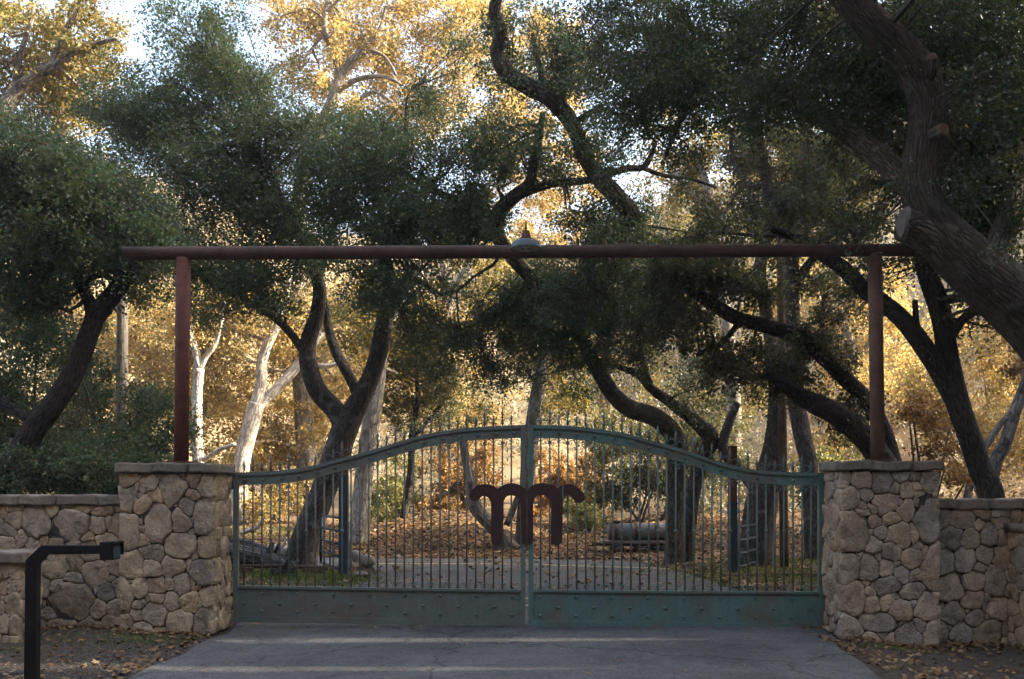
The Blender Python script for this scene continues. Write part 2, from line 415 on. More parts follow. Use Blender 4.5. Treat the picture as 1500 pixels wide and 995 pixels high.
# unseen hill added right of the road to keep the gate in shade
COT = math.cos(SUN_AZ)/math.sin(SUN_AZ)
SLOPE = math.tan(SUN_EL)/math.sin(SUN_AZ)
def shade_hill_z(x, q):
    """q: where the sun ray through this spot crosses x = 0; two narrow notches shaped to throw sun streaks on the driveway"""
    e = 27.3 + 0.8*np.sin(x*0.5)
    h = 42*sst(13, 38, x)*(1+0.05*np.sin(q*0.22)+0.04*np.sin(q*0.51+x*0.2))
    h = h*sst(e, e-6, q)
    for c, w_, x0 in ((10.22, 0.16, -0.3), (8.62, 0.13, -1.2)):
        g = np.exp(-((q-c)/w_)**4)
        bottom = np.maximum((x-x0)*SLOPE - 0.3 + 0.7*np.sin(x*1.9+c)*0.3, 0)
        h = h*(1-g) + np.minimum(h, bottom)*g
    return h - 1.0
def shade_hill_sheet():
    xs_ = np.linspace(13,140,80)
    qs = np.concatenate([np.linspace(-190,7.6,90)[:-1], np.linspace(7.6,11.4,64)[:-1], np.linspace(11.4,27,34)])
    Xh, Q = np.meshgrid(xs_, qs)
    Zh = shade_hill_z(Xh, Q)
    V = np.stack([Xh, Q+Xh*COT, Zh], -1).reshape(-1,3)
    nx, ny = len(xs_), len(qs)
    f = [(j*nx+i, j*nx+i+1, (j+1)*nx+i+1, (j+1)*nx+i) for j in range(ny-1) for i in range(nx-1)]
    tag(link("hill_block", mesh("hill_block", V.tolist(), f, M['ground'], True)), kind='structure')
shade_hill_sheet()
def shade_ridge_z(x, y):  # more unseen hills added behind and left to cut sky light
    a_ = 44*sst(-9, -48, y)*sst(60,30,x)
    b_ = 34*sst(-13, -44, x)*sst(11, 1, y)
    return np.maximum(a_, b_)*(1+0.05*np.sin(x*0.23)+0.05*np.sin(y*0.31+x*0.1)) - 1.0
tag(grid_sheet("hill_block", np.linspace(-150,60,90), np.linspace(-170,13,80), shade_ridge_z, M['ground']), kind='structure')

def strip(name, left, right, mat, dz, n=60, parent=None):
    """sheet between two polylines of equal length, draped on the ground"""
    L = catmull([(a,b) for a,b in left], 6); Rr = catmull([(a,b) for a,b in right], 6)
    m = 14; v = []
    for i in range(len(L)):
        for k in range(m+1):
            t = k/m
            x = L[i][0]*(1-t)+Rr[i][0]*t; y = L[i][1]*(1-t)+Rr[i][1]*t
            if k in (0, m): x += 0.05*math.sin(y*4.3)+0.03*math.sin(y*9.1+1)
            v.append((x, y, float(gz(x, y))+dz))
    f = [(i*(m+1)+k, i*(m+1)+k+1, (i+1)*(m+1)+k+1, (i+1)*(m+1)+k) for i in range(len(L)-1) for k in range(m)]
    o = link(name, mesh(name, v, f, mat, True), parent)
    return o
drive = strip("driveway", [(-3.15,-6),(-3.12,2),(-3.1,8),(-3.08,11),(-2.95,13),(-2.6,15),(-2.45,17),(-2.5,18.4)],
                [(2.9,-6),(2.95,2),(3.05,8.2),(3.45,11),(3.45,13),(3.35,15),(3.25,17),(3.05,18.4)], M['asphalt'], 0.02)
tag(drive, kind='structure')
road = strip("road", [(-2.5,18.4),(-2.7,19.2),(-3.4,19.8),(-6,20.4),(-10,20.6),(-16,20.7),(-30,20.4)],
               [(3.05,18.4),(2.75,19.6),(2.4,20.6),(0.5,21.4),(-6,22.0),(-16,22.2),(-30,22.0)], M['asphalt'], 0.024)
tag(road, kind='structure')
def yellow_band(name, pts, wd):
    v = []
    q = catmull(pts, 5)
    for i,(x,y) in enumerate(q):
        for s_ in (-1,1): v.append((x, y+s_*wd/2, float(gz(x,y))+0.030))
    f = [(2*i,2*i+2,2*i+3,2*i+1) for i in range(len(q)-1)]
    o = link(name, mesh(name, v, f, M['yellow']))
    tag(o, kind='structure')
yellow_band("yellow_strip", [(-2.7,20.15),(-1.2,20.1),(0,20.0),(1.5,19.5),(3.0,18.95)], 0.13)  # flat pale yellow strip across the far road
yellow_band("yellow_strip", [(-2.6,13.05),(0,13.1),(3.2,13.05)], 0.12)  # sunlit streak behind the gate, put in as yellow colour
yellow_band("yellow_strip", [(-2.6,13.85),(0,13.9),(3.2,13.85)], 0.12)  # second sunlit streak, likewise coloured onto the road

# ------------------------------------------------------------------ stonework
def stone_face(parent, seeds, org, U, W, Nn, bounds, rnd, joint=0.0048, bulge=0.024, n=24):
    """seeds (u,v,a,b) half sizes, metres; face point = org+U*u+W*v, outward normal Nn"""
    S_ = np.array(seeds)
    u0,u1,v0,v1 = bounds
    rs = np.linspace(0.008, 0.75, 90)
    K = 7
    angs = np.array([[rnd.uniform(0,0.9)+2*math.pi*k/K+rnd.uniform(-0.28,0.28) for k in range(K)] for _ in seeds])
    NX, NZ = np.cos(angs), np.sin(angs)
    SK = np.sqrt((NX*S_[:,2:3])**2+(NZ*S_[:,3:4])**2)*np.array([[rnd.uniform(0.84,1.10) for k in range(K)] for _ in seeds])
    SQ = np.sqrt(S_[:,2]*S_[:,3])
    cells = []
    for i,(cu,cv,a,b) in enumerate(seeds):
        if not (u0 < cu < u1 and v0 < cv < v1): continue
        th0 = rnd.uniform(0, 6.28)
        ring = []
        for k in range(n):
            th = th0 + 2*math.pi*k/n
            c, s_ = math.cos(th), math.sin(th)
            pu, pv = cu+rs*c, cv+rs*s_
            dx = pu[:,None]-S_[None,:,0]; dz_ = pv[:,None]-S_[None,:,1]
            D = ((dx[:,:,None]*NX[None]+dz_[:,:,None]*NZ[None])/SK[None]).max(2)
            D = (D-1)*SQ[None,:]
            own = D[:,i].copy(); D[:,i] = 1e9
            bad = (own > D.min(1)) | (own > 0.95*math.sqrt(a*b)+0.012) | (pu<u0)|(pu>u1)|(pv<v0)|(pv>v1)
            r = rs[np.argmax(bad)] if bad.any() else rs[-1]
            ring.append(max(r-joint*rnd.uniform(0.6,1.6), 0.012))
        ring = [0.03*ring[k-1]+0.94*ring[k]+0.03*ring[(k+1)%n] for k in range(n)]
        cells.append((cu,cv,a,b,th0,ring))
    # chink stones in whatever the traced stones leave open
    for _ in range(900):
        pu, pv = rnd.uniform(u0,u1), rnd.uniform(v0,v1)
        clear = min(pu-u0, u1-pu, pv-v0, v1-pv)+0.02
        for (cu,cv,a,b,th0,ring) in cells:
            d = math.hypot(pu-cu,pv-cv)
            if d > 0.7: continue
            q = ((math.atan2(pv-cv,pu-cu)-th0) % (2*math.pi))/(2*math.pi)*n
            k0 = int(q) % n; r = max(ring[k0], ring[(k0+1)%n])
            clear = min(clear, d-r)
            if clear < 0.016: break
        if clear >= 0.016:
            clear = min(clear, 0.09)
            cells.append((pu,pv,clear,clear,rnd.uniform(0,6),[clear*rnd.uniform(0.82,1.02) for _ in range(n)]))
    for (cu,cv,a,b,th0,ring) in cells:
        size = min(a,b)
        bg_ = min(bulge, 0.45*size)*rnd.uniform(0.75,1.25)
        tu, tv = rnd.uniform(-0.16,0.16), rnd.uniform(-0.16,0.16)
        v = []
        for (fr, dp, jit) in ((1.0,-0.05,0), (0.985,0.004,0), (0.95,bg_*0.72,0.08), (0.80,bg_*0.98,0.22), (0.40,bg_*1.0,0.30)):
            for k in range(n):
                th = th0+2*math.pi*k/n
                r = ring[k]*fr
                uu, vv = r*math.cos(th), r*math.sin(th)
                d = dp + (tu*uu+tv*vv + rnd.uniform(-jit,jit)*bg_ if jit else 0)
                v.append(U*uu+W*vv+Nn*d)
        v.append(Nn*bg_*1.08)
        f = [(q*n+k, q*n+(k+1)%n, (q+1)*n+(k+1)%n, (q+1)*n+k) for q in range(4) for k in range(n)]
        f += [(4*n+k, 4*n+(k+1)%n, 5*n) for k in range(n)]
        if U.cross(W).dot(Nn) < 0: f = [tuple(reversed(q)) for q in f]
        o = link("stone", mesh("stone", v, f, M['stone'], True), parent)
        o.location = org + U*cu + W*cv

def rough_block(name, parent, x0,x1,y0,y1,z0,z1, rnd, mat, amp=0.0055, cut=6, slope=0.0):
    bm = bmesh.new()
    bmesh.ops.create_cube(bm, size=1.0)
    for v in bm.verts:
        v.co = Vector((x0+(v.co.x+0.5)*(x1-x0), y0+(v.co.y+0.5)*(y1-y0), z0+(v.co.z+0.5)*(z1-z0)))
    bmesh.ops.bevel(bm, geom=bm.edges[:], offset=min(0.008, 0.2*(z1-z0)), segments=2, affect='EDGES')
    le = [e for e in bm.edges if e.calc_length() > 0.08]
    bmesh.ops.subdivide_edges(bm, edges=le, cuts=cut, use_grid_fill=True)
    ph = [rnd.uniform(0,6) for _ in range(6)]
    for v in bm.verts:
        x,y,z = v.co
        v.co.z += amp*(math.sin(x*17+ph[0])+0.6*math.sin(x*41+y*13+ph[1])) + slope*(x-x0) + rnd.uniform(-.3,.3)*amp
        v.co.y += amp*(math.sin(x*23+z*9+ph[2])+0.7*math.sin(x*53+ph[3])) + rnd.uniform(-.3,.3)*amp
        v.co.x += amp*0.6*math.sin(z*31+y*21+ph[4])
    me = bpy.data.meshes.new(name); bm.to_mesh(me); bm.free()
    me.materials.append(mat)
    me.polygons.foreach_set("use_smooth", [True]*len(me.polygons))
    return link(name, me, parent)

def seeds_px(lst, ox, oy, sc, Y, x_org, z_org):
    """zoomed-pixel measurements -> metres on a face at distance Y"""
    s_ = F/Y; res = []
    for (cx,cy,w_,h_) in lst:
        q = P(ox+cx/sc, oy+cy/sc, Y)
        res.append((q.x-x_org, q.z-z_org, w_/sc/s_/2, h_/sc/s_/2))
    return res

def random_seeds(u0,u1,v0,v1,rnd,size=0.13):
    pts = []
    for _ in range(4000):
        r = size*rnd.choice([0.55,0.8,1.0,1.25])
        a = r*rnd.uniform(0.85,1.35); b = r*rnd.uniform(0.75,1.15)
        u = rnd.uniform(u0+0.5*a,u1-0.5*a); v = rnd.uniform(v0+0.4*b,v1-0.4*b)
        if all(((u-q[0])/(a+q[2]))**2+((v-q[1])/(b+q[3]))**2 > 0.80 for q in pts): pts.append((u,v,a,b))
    return pts

SEED_LP = [(112,118,118,70),(195,98,50,25),(218,150,120,110),(272,98,40,25),(352,178,145,170),(408,103,25,35),(470,130,95,90),(537,165,75,125),(105,235,95,160),(152,160,25,35),(165,222,30,25),(250,212,75,95),(185,270,115,105),(460,215,85,70),(437,280,110,115),(268,375,170,240),(110,425,115,210),(178,358,25,35),(190,400,45,45),(195,468,85,90),(398,352,110,155),(365,268,25,18),(460,355,35,30),(528,335,115,215),(400,497,175,170),(450,425,20,30),(238,530,140,105),(480,545,35,50),(550,498,115,130),(123,608,130,155),(243,625,105,105),(355,615,160,110),(440,610,20,50),(522,645,145,155),(85,785,75,180),(118,698,40,22),(165,733,90,120),(260,722,110,88),(340,712,55,70),(410,720,90,125),(465,700,35,45),(480,737,55,25),(212,788,35,40),(268,795,85,70),(350,815,80,125),(165,822,85,50),(445,810,110,115),(508,810,25,60),(553,782,95,115),(90,920,75,85),(150,885,55,70),(250,880,140,145),(395,918,145,120),(537,910,130,130),(188,950,115,60),(280,965,60,25)]
SEED_LW = [(10,115,25,90),(80,100,105,40),(80,178,110,108),(45,230,100,95),(45,318,95,100),(125,290,58,115),(222,178,170,190),(305,118,115,85),(432,205,235,200),(405,92,85,22),(515,95,120,28),(625,115,135,65),(707,103,35,38),(583,210,110,110),(657,195,40,90),(702,205,50,140),(535,275,75,58),(640,288,140,80),(170,262,35,30),(158,288,25,25),(195,330,95,110),(255,300,60,50),(335,300,100,40),(440,315,70,20),(530,318,80,20),(150,380,70,90),(325,462,165,150),(455,440,90,100),(560,398,140,45),(665,430,25,25),(583,490,165,130),(700,460,60,110),(437,528,115,78),(670,530,55,45),(340,578,110,80),(265,590,60,145),(135,500,50,70),(135,570,40,90),(575,578,50,65),(638,610,100,115),(712,580,50,105),(440,672,285,240),(250,685,60,70),(145,670,60,130),(288,738,110,90),(593,722,100,120),(685,710,75,110),(660,785,95,85),(130,785,65,65),(370,800,180,45),(545,803,130,45),(250,800,50,45),(-60,200,110,120),(-60,330,110,120),(-50,450,110,110),(20,430,80,110),(70,500,70,90),(60,620,90,130),(-40,600,100,150),(40,740,100,110),(60,810,90,50),(-50,760,100,120),(-30,100,60,60)]
SEED_WL = [(28,485,45,90),(82,485,60,90),(55,540,30,25),(20,590,40,90),(85,570,45,75),(48,600,30,80),(65,680,85,140),(20,650,30,30),(12,700,20,80),(25,810,45,130),(78,820,55,140),(45,760,25,30),(25,930,45,100),(70,920,30,70),(95,900,20,60),(-60,500,110,120),(-60,640,120,130),(-60,790,120,130),(-50,920,110,110)]
SEED_RP = [(140,120,75,75),(230,125,100,90),(330,138,95,115),(425,105,95,55),(497,107,52,58),(567,135,88,105),(500,160,35,45),(170,222,105,118),(257,205,68,68),(345,240,140,95),(392,175,60,75),(450,180,68,85),(508,200,50,25),(235,260,40,45),(240,295,70,50),(293,275,45,55),(455,280,85,110),(502,245,40,60),(427,240,35,22),(555,320,120,255),(195,395,140,205),(292,332,68,68),(370,318,80,65),(325,390,65,75),(340,348,30,18),(275,388,25,25),(420,405,125,130),(483,390,45,115),(298,450,72,90),(375,480,105,95),(507,462,65,20),(545,478,25,45),(478,520,115,95),(547,520,20,40),(210,498,45,28),(165,562,105,140),(265,562,100,125),(308,508,32,48),(352,562,68,95),(403,545,30,25),(425,605,85,95),(500,605,65,70),(572,570,78,230),(190,718,115,165),(252,638,30,35),(350,655,160,75),(280,682,70,45),(475,682,115,100),(285,748,80,95),(350,735,62,98),(395,705,40,20),(420,775,125,105),(490,745,40,55),(547,755,125,140),(310,838,200,100),(425,840,28,40),(160,880,95,155),(275,930,125,80),(330,895,50,30),(370,930,65,75),(462,905,120,145),(520,858,68,65),(570,905,80,145),(215,890,25,30)]
SEED_RW = [(58,175,70,105),(160,180,145,115),(280,155,100,75),(390,150,110,50),(475,165,60,80),(395,205,85,60),(258,205,60,80),(318,272,90,150),(92,290,105,130),(210,298,118,120),(402,292,75,105),(50,340,35,25),(345,190,25,25),(70,430,95,150),(170,420,130,155),(295,395,110,95),(400,410,110,135),(255,465,75,40),(95,590,150,155),(230,540,115,110),(350,545,115,180),(440,600,60,100),(430,520,55,70),(228,655,130,110),(105,730,165,125),(45,690,30,40),(315,640,50,50),(375,700,145,145),(245,770,105,120),(300,690,25,45),(85,815,60,40),(160,850,145,135),(300,855,200,180),(40,850,70,130),(425,770,50,60),(420,840,50,80),(420,900,60,60),(80,930,120,60),(305,760,20,30),(190,718,30,18),(480,280,90,120),(500,420,90,130),(510,560,90,130),(500,700,100,130),(500,850,110,150),(560,200,100,120)]

def wall_thing(name, label, cat, x0,x1,yf,yb,zb,zt,cap_h,over,cuts,seeds,rnd,sides=(),cap_slope=0.0, core_top=None):
    t = tag(empty(name, ((x0+x1)/2,(yf+yb)/2,zb)), label, cat)
    zc = zt-cap_h
    MB().box(x0+0.03,x1-0.03,yf+0.03,yb-0.03,zb-0.2,zc).build("core", M['mortar'], t)
    stone_face(t, seeds, Vector((0,yf+0.025,0)), Vector((1,0,0)), Vector((0,0,1)), Vector((0,-1,0)), (x0,x1,zb-0.02,zc-0.004), rnd)
    for sd_ in sides:
        xf = x1-0.025 if sd_ > 0 else x0+0.025
        sd = random_seeds(yf,yb,zb,zc,rnd)
        stone_face(t, sd, Vector((xf,0,0)), Vector((0,1,0)), Vector((0,0,1)), Vector((sd_,0,0)), (yf+0.005,yb,zb-0.02,zc-0.004), rnd)
    cc = [x0-over] + cuts + [x1+over]
    for a,b in zip(cc[:-1],cc[1:]):
        dz = rnd.uniform(-0.006,0.006)
        rough_block("coping_stone", t, a+0.004,b-0.004,yf-over*0.9,yb+over*0.6,zc+dz,zt+dz,rnd,M['coping'])
    return t

YP = 10.5; sP = F/YP
def X(px, Y): return (px-CX)/F*Y
def Zp(py, Y): return CH+(HZ-py)/F*Y
rn = random.Random(3)
wall_thing("stone_pillar", "tan fieldstone gate pillar under the redder rust steel post", "pillar", X(174,YP),X(314,YP),YP,YP+0.64,0.05,Zp(678.5,YP),0.105,0.045,
    [X(224,YP),X(276,YP)], seeds_px(SEED_LP,160,670,3.826,YP,0,0), rn, (1,-1))
wall_thing("stone_pillar", "taller warm fieldstone gate pillar under the brown rust steel post, beside the large oak", "pillar", X(1231,YP),X(1376.5,YP),YP,YP+0.60,-0.14,Zp(676,YP),0.10,0.04,
    [X(1279,YP),X(1336,YP)], seeds_px(SEED_RP,1195,665,3.374,YP,0,0), rn, (-1,1))
YW = 10.72
wall_thing("stone_wall", "low grey fieldstone wall with flat coping behind the black keypad post", "wall", X(-140,YW),X(173,YW)+0.06,YW,YW+0.40,0.05,Zp(725,YW),0.11,0.03,
    [X(-60,YW),X(27,YW),X(82,YW),X(145,YW)], seeds_px(SEED_LW,0,720,4.144,YW,0,0), rn)
wall_thing("stone_wall", "low shadowed fieldstone wall in front of the leaning oak trunk", "wall", X(1376,YP)-0.03,X(1640,YW),YW,YW+0.40,-0.16,Zp(731,YW),0.11,0.03,
    [X(1402,YW),X(1448.5,YW),X(1500,YW),X(1570,YW)], seeds_px(SEED_RW,1370,715,3.977,YW,0,0), rn)
YL = 9.75
wall_thing("stone_wall", "lower wing wall of fieldstone with a thick cap, nearest the black keypad post", "wall", X(-220,YL),X(27,YL),YL,YL+0.5,0.02,Zp(809,YL),0.11,0.05,
    [X(-80,YL)], seeds_px(SEED_WL,0,720,4.144,YL,0,0), rn, (1,))
YR = 9.6
wall_thing("stone_wall", "lower capped wing wall projecting from the shadowed low wall", "wall", 5.33,6.6,YR,YR+1.10,-0.15,Zp(766.5,10.6),0.09,0.04,
    [5.9], random_seeds(5.33,6.6,-0.15,1.1,rn,0.14), rn, (-1,))

# ------------------------------------------------------------------ pipe portal, lamp
YB = 10.92
port = tag(empty("pipe_portal", (0.2,YB,1.8)), "rusty steel pipe portal spanning the gate between the two pillars", "gate arch")
sB = F/YB
def lean_post(pxb, pxt, pyb, pyt, r, mat):
    a = P(pxb,pyb,YB); b_ = P(pxt,pyt,YB)
    tube([(*a, r),(*((a+b_)/2), r),(*b_, r)], 24, 1).build("post", mat, port, True)
    MB().box(a.x-0.13,a.x+0.13,YB-0.13,YB+0.13,a.z-0.004,a.z+0.012).build("base_plate", mat, port)
lean_post(265.5,268.5,677.5,378,10.4/sB,M['rust_red'])
lean_post(1286,1281.5,674.5,372,10.2/sB,M['rust_tan'])
a = P(184,371.5,YB); b_ = P(1352,366.5,YB); r = 9.6/sB
bm_ = tube([(*a,r),(*(a.lerp(b_,0.3)),r*1.0),(*(a.lerp(b_,0.6)),r*0.99),(*b_,r*0.95)], 28, 6)
v2 = []
for v in bm_.v:                                   # mitre the free end
    if abs(v[0]-a.x) < 0.05: v = (v[0]-(v[2]-a.z)*0.55, v[1], v[2])
    v2.append(v)
bm_.v = v2
bm_.build("beam", M['rust'], port, True)

lp = P(770.5,365,10.62)
lamp = tag(empty("barn_lamp", lp), "unlit barn lamp with a pale verdigris shade hanging at the beam", "lamp")
def lathe(prof, sides, mat, name, parent, c, smooth=True):
    v, f = [], []
    for (r_,z_) in prof:
        for k in range(sides):
            th = 2*math.pi*k/sides
            v.append((c.x+r_*math.cos(th), c.y+r_*math.sin(th), c.z+z_))
    for i in range(len(prof)-1):
        for k in range(sides):
            f.append((i*sides+k, i*sides+(k+1)%sides, (i+1)*sides+(k+1)%sides, (i+1)*sides+k))
    return link(name, mesh(name, v, f, mat, smooth), parent)
k_ = 10.62/F
sh = lathe([(21.8*k_,0.8*k_),(22.6*k_,0),(22*k_,1.5*k_),(20.6*k_,8*k_),(18*k_,11*k_),(12*k_,13*k_),(8*k_,14*k_)], 32, M['lamp'], "shade", lamp, lp)
lathe([(21.5*k_,0.9*k_),(19.6*k_,7.5*k_),(16*k_,10*k_),(0.002,11.5*k_)], 32, M['lamp_in'], "inner_reflector", sh, lp)
nk = lathe([(8*k_,13.5*k_),(7.6*k_,18*k_),(6.8*k_,18.6*k_),(6.6*k_,20*k_),(5.2*k_,26*k_),(4*k_,27*k_),(0.01,27.2*k_)], 20, M['rust_red'], "neck", lamp, lp)
lathe([(0.001,2.5*k_),(3*k_,3*k_),(4*k_,6*k_),(2.5*k_,11*k_)], 14, M['lamp_in'], "bulb", lamp, lp)
for k in range(12):
    th = k*math.pi/6
    tube([(lp.x+3*k_*math.cos(th),lp.y+3*k_*math.sin(th),lp.z+0.4*k_,0.0015),(lp.x+12*k_*math.cos(th),lp.y+12*k_*math.sin(th),lp.z-1.5*k_,0.0015),(lp.x+21.5*k_*math.cos(th),lp.y+21.5*k_*math.sin(th),lp.z+0.4*k_,0.0015)],4,1).build("guard_wire", M['rust'], lamp)
tube([(lp.x,lp.y,lp.z+28*k_,0.009),(lp.x,lp.y,lp.z+37*k_,0.009),(lp.x,lp.y+0.06,lp.z+42*k_,0.009),(lp.x,lp.y+0.18,lp.z+42*k_,0.009),(lp.x,YB,lp.z+36*k_,0.009),(lp.x,YB,lp.z+0*k_,0.009)],10,4).build("arm", M['rust'], lamp, True)

# ------------------------------------------------------------------ gate leaves
YG = 11.2; sG = F/YG
TOP_L = [(343,692.2),(347.6,692),(400,690.3),(430,687.3),(449.6,684.3),(470,679.4),(488,674.4),(527,664.6),(576,649.8),(618.5,637.5),(664,629.4),(710,625.2),(770,622.5)]
TOP_R = [(774,622.7),(830,624),(876,628.7),(918,635.7),(957,646.3),(1006,660.4),(1041,673),(1076.7,683),(1111.9,689),(1147,691.3),(1205,692.7)]
BASE = [(343,857.5),(560,861),(770,863.5),(990,865.5),(1205,866.5)]
BOT = [(343,911),(560,914),(770,917.5),(990,920),(1205,921.5)]
def ip(tab, px): return float(np.interp(px, [q[0] for q in tab], [q[1] for q in tab]))
def smooth_tab(tab):
    q = catmull(tab, 6); return sorted(q)
TOP_L, TOP_R = smooth_tab(TOP_L), smooth_tab(TOP_R)

def sweep(name, fa, fb, px0, px1, y0, y1, mat, parent, n=40):
    """bar between curves fa (upper) and fb (lower), y0 front .. y1 back"""
    v, f = [], []
    for i in range(n+1):
        px = px0+(px1-px0)*i/n
        x = X(px,YG); zt = Zp(fa(px),YG); zb = Zp(fb(px),YG)
        v += [(x,y0,zt),(x,y1,zt),(x,y1,zb),(x,y0,zb)]
    for i in range(n):
        for k in range(4):
            f.append((i*4+k, i*4+(k+1)%4, i*4+4+(k+1)%4, i*4+4+k))
    f += [(0,3,2,1), (n*4,n*4+1,n*4+2,n*4+3)]
    return link(name, mesh(name, v, f, mat), parent)

def shared(name, me, parent, loc, scale=(1,1,1)):
    o = bpy.data.objects.new(name, me); C.objects.link(o)
    o.parent = parent
    o.matrix_parent_inverse = Matrix.Translation(parent_world(parent)).inverted()
    o.location = loc; o.scale = scale
    return o

u = 1.0/sG          # one photograph pixel at the gate, in metres
def make_rivet(mat):
    v = [(-2.6*u,0,1.2*u),(2.6*u,0,1.2*u),(2.6*u,0,-1.6*u),(-2.6*u,0,-1.6*u),(-1.2*u,-0.030,-0.2*u),(1.2*u,-0.030,-0.2*u),(0.8*u,-0.026,-1.5*u),(-0.8*u,-0.026,-1.5*u)]
    return mesh("rivet", v, [(4,7,6,5),(0,4,5,1),(1,5,6,2),(2,6,7,3),(3,7,4,0)], mat)
def make_ring(mat):
    R0, r0 = 5.4*u, 0.0042
    v, f = [], []
    for i in range(14):
        a_ = 2*math.pi*i/14
        for k in range(4):
            b2 = math.pi/2*k
            rr = R0+r0*math.cos(b2)
            v.append((rr*math.cos(a_), r0*math.sin(b2), rr*math.sin(a_)))
    for i in range(14):
        for k in range(4):
            f.append((i*4+k, i*4+(k+1)%4, ((i+1)%14)*4+(k+1)%4, ((i+1)%14)*4+k))
    return mesh("ring", v, f, mat, True)
def make_scroll(mat):
    q = [(0,-9),(0.6,-6),(2.6,-2.6),(6,-0.9),(9.4,-2),(11.2,-5),(10.2,-7.8),(8,-8),(7.2,-6),(8.4,-5)]
    return mesh("scroll", *(lambda m: (m.v, m.f))(tube([(a_*u,0,b2*u,0.0040) for a_,b2 in q],4,3)), mat, True)
def make_finial(mat, tall):
    q = [(0,1.2),(10,1.2),(12,1.2),(13,2.4),(14.5,1.0),(17.5,2.3),(20,1.6),(26,0.2)] if tall else [(0,1.1),(5,1.1),(6,2.0),(7.5,0.9),(10.5,2.0),(13,1.3),(17,0.2)]
    return mesh("finial", *(lambda m: (m.v, m.f))(tube([(0,0,z_*u,r_*u) for z_,r_ in q],6,1)), mat, True)
def make_collar(mat, ball):
    q = [(-3,1.0),(-2.2,1.9),(-1,2.7),(1,2.7),(2.2,1.9),(3,1.0)] if ball else [(-2.4,1.2),(-1.8,2.1),(-0.8,1.7),(0.8,1.7),(1.8,2.1),(2.4,1.2)]
    return mesh("collar", *(lambda m: (m.v, m.f))(tube([(0,0,z_*u,r_*u) for z_,r_ in q],8,1)), mat, True)

EMB_L = [(693,735),(668,732),(652,715),(646,690),(643,540),(641,400),(636,360),(624,328),(600,300),(580,290),(560,286),(540,287),(520,292),(503,306),(492,325),(484,350),(483,500),(476,600),(470,690),(462,722),(440,738),(410,742),(385,732),(371,705),(369,600),(369,370),(363,338),(348,312),(325,296),(308,292),(290,294),(268,308),(250,325),(235,335),(218,338),(200,334),(184,322),(173,300),(173,275),(185,250),(205,225),(230,205),(260,190),(290,183),(320,181),(350,184),(380,193),(405,207),(430,225),(445,210),(470,195),(500,183),(530,176),(560,174),(590,177),(620,186),(645,199),(668,215),(685,232),(693,245)]
EMB_R = [(697,735),(725,734),(742,722),(750,700),(752,640),(751,420),(753,350),(762,318),(778,299),(800,288),(825,284),(850,287),(872,296),(892,312),(906,335),(913,365),(914,500),(914,695),(922,718),(938,732),(965,736),(990,733),(1008,718),(1016,695),(1019,560),(1021,350),(1026,322),(1038,301),(1055,290),(1075,286),(1092,294),(1110,312),(1128,334),(1145,348),(1165,354),(1188,350),(1208,337),(1220,318),(1223,300),(1216,276),(1200,248),(1178,224),(1150,204),(1120,191),(1085,184),(1050,186),(1020,193),(995,205),(975,220),(955,205),(925,190),(895,180),(860,174),(825,172),(795,176),(765,185),(740,199),(718,217),(703,235),(697,250)]

def emblem(pts, parent):
    pts = catmull(pts, 2)
    q = [P(660+a_/6.217, 680+b2/6.217, YG-0.045) for a_,b2 in pts]
    n = len(q)
    bm = bmesh.new()
    fr = [bm.verts.new((p_.x, YG-0.060, p_.z)) for p_ in q]
    bk = [bm.verts.new((p_.x, YG-0.042, p_.z)) for p_ in q]
    bm.faces.new(fr); bm.faces.new(list(reversed(bk)))
    for i in range(n): bm.faces.new((fr[i], bk[i], bk[(i+1)%n], fr[(i+1)%n]))
    bmesh.ops.recalc_face_normals(bm, faces=bm.faces[:])
    bmesh.ops.triangulate(bm, faces=[f_ for f_ in bm.faces if len(f_.verts) > 4])
    me = bpy.data.meshes.new("emblem"); bm.to_mesh(me); bm.free(); me.materials.append(M['emblem'])
    return link("emblem", me, parent)

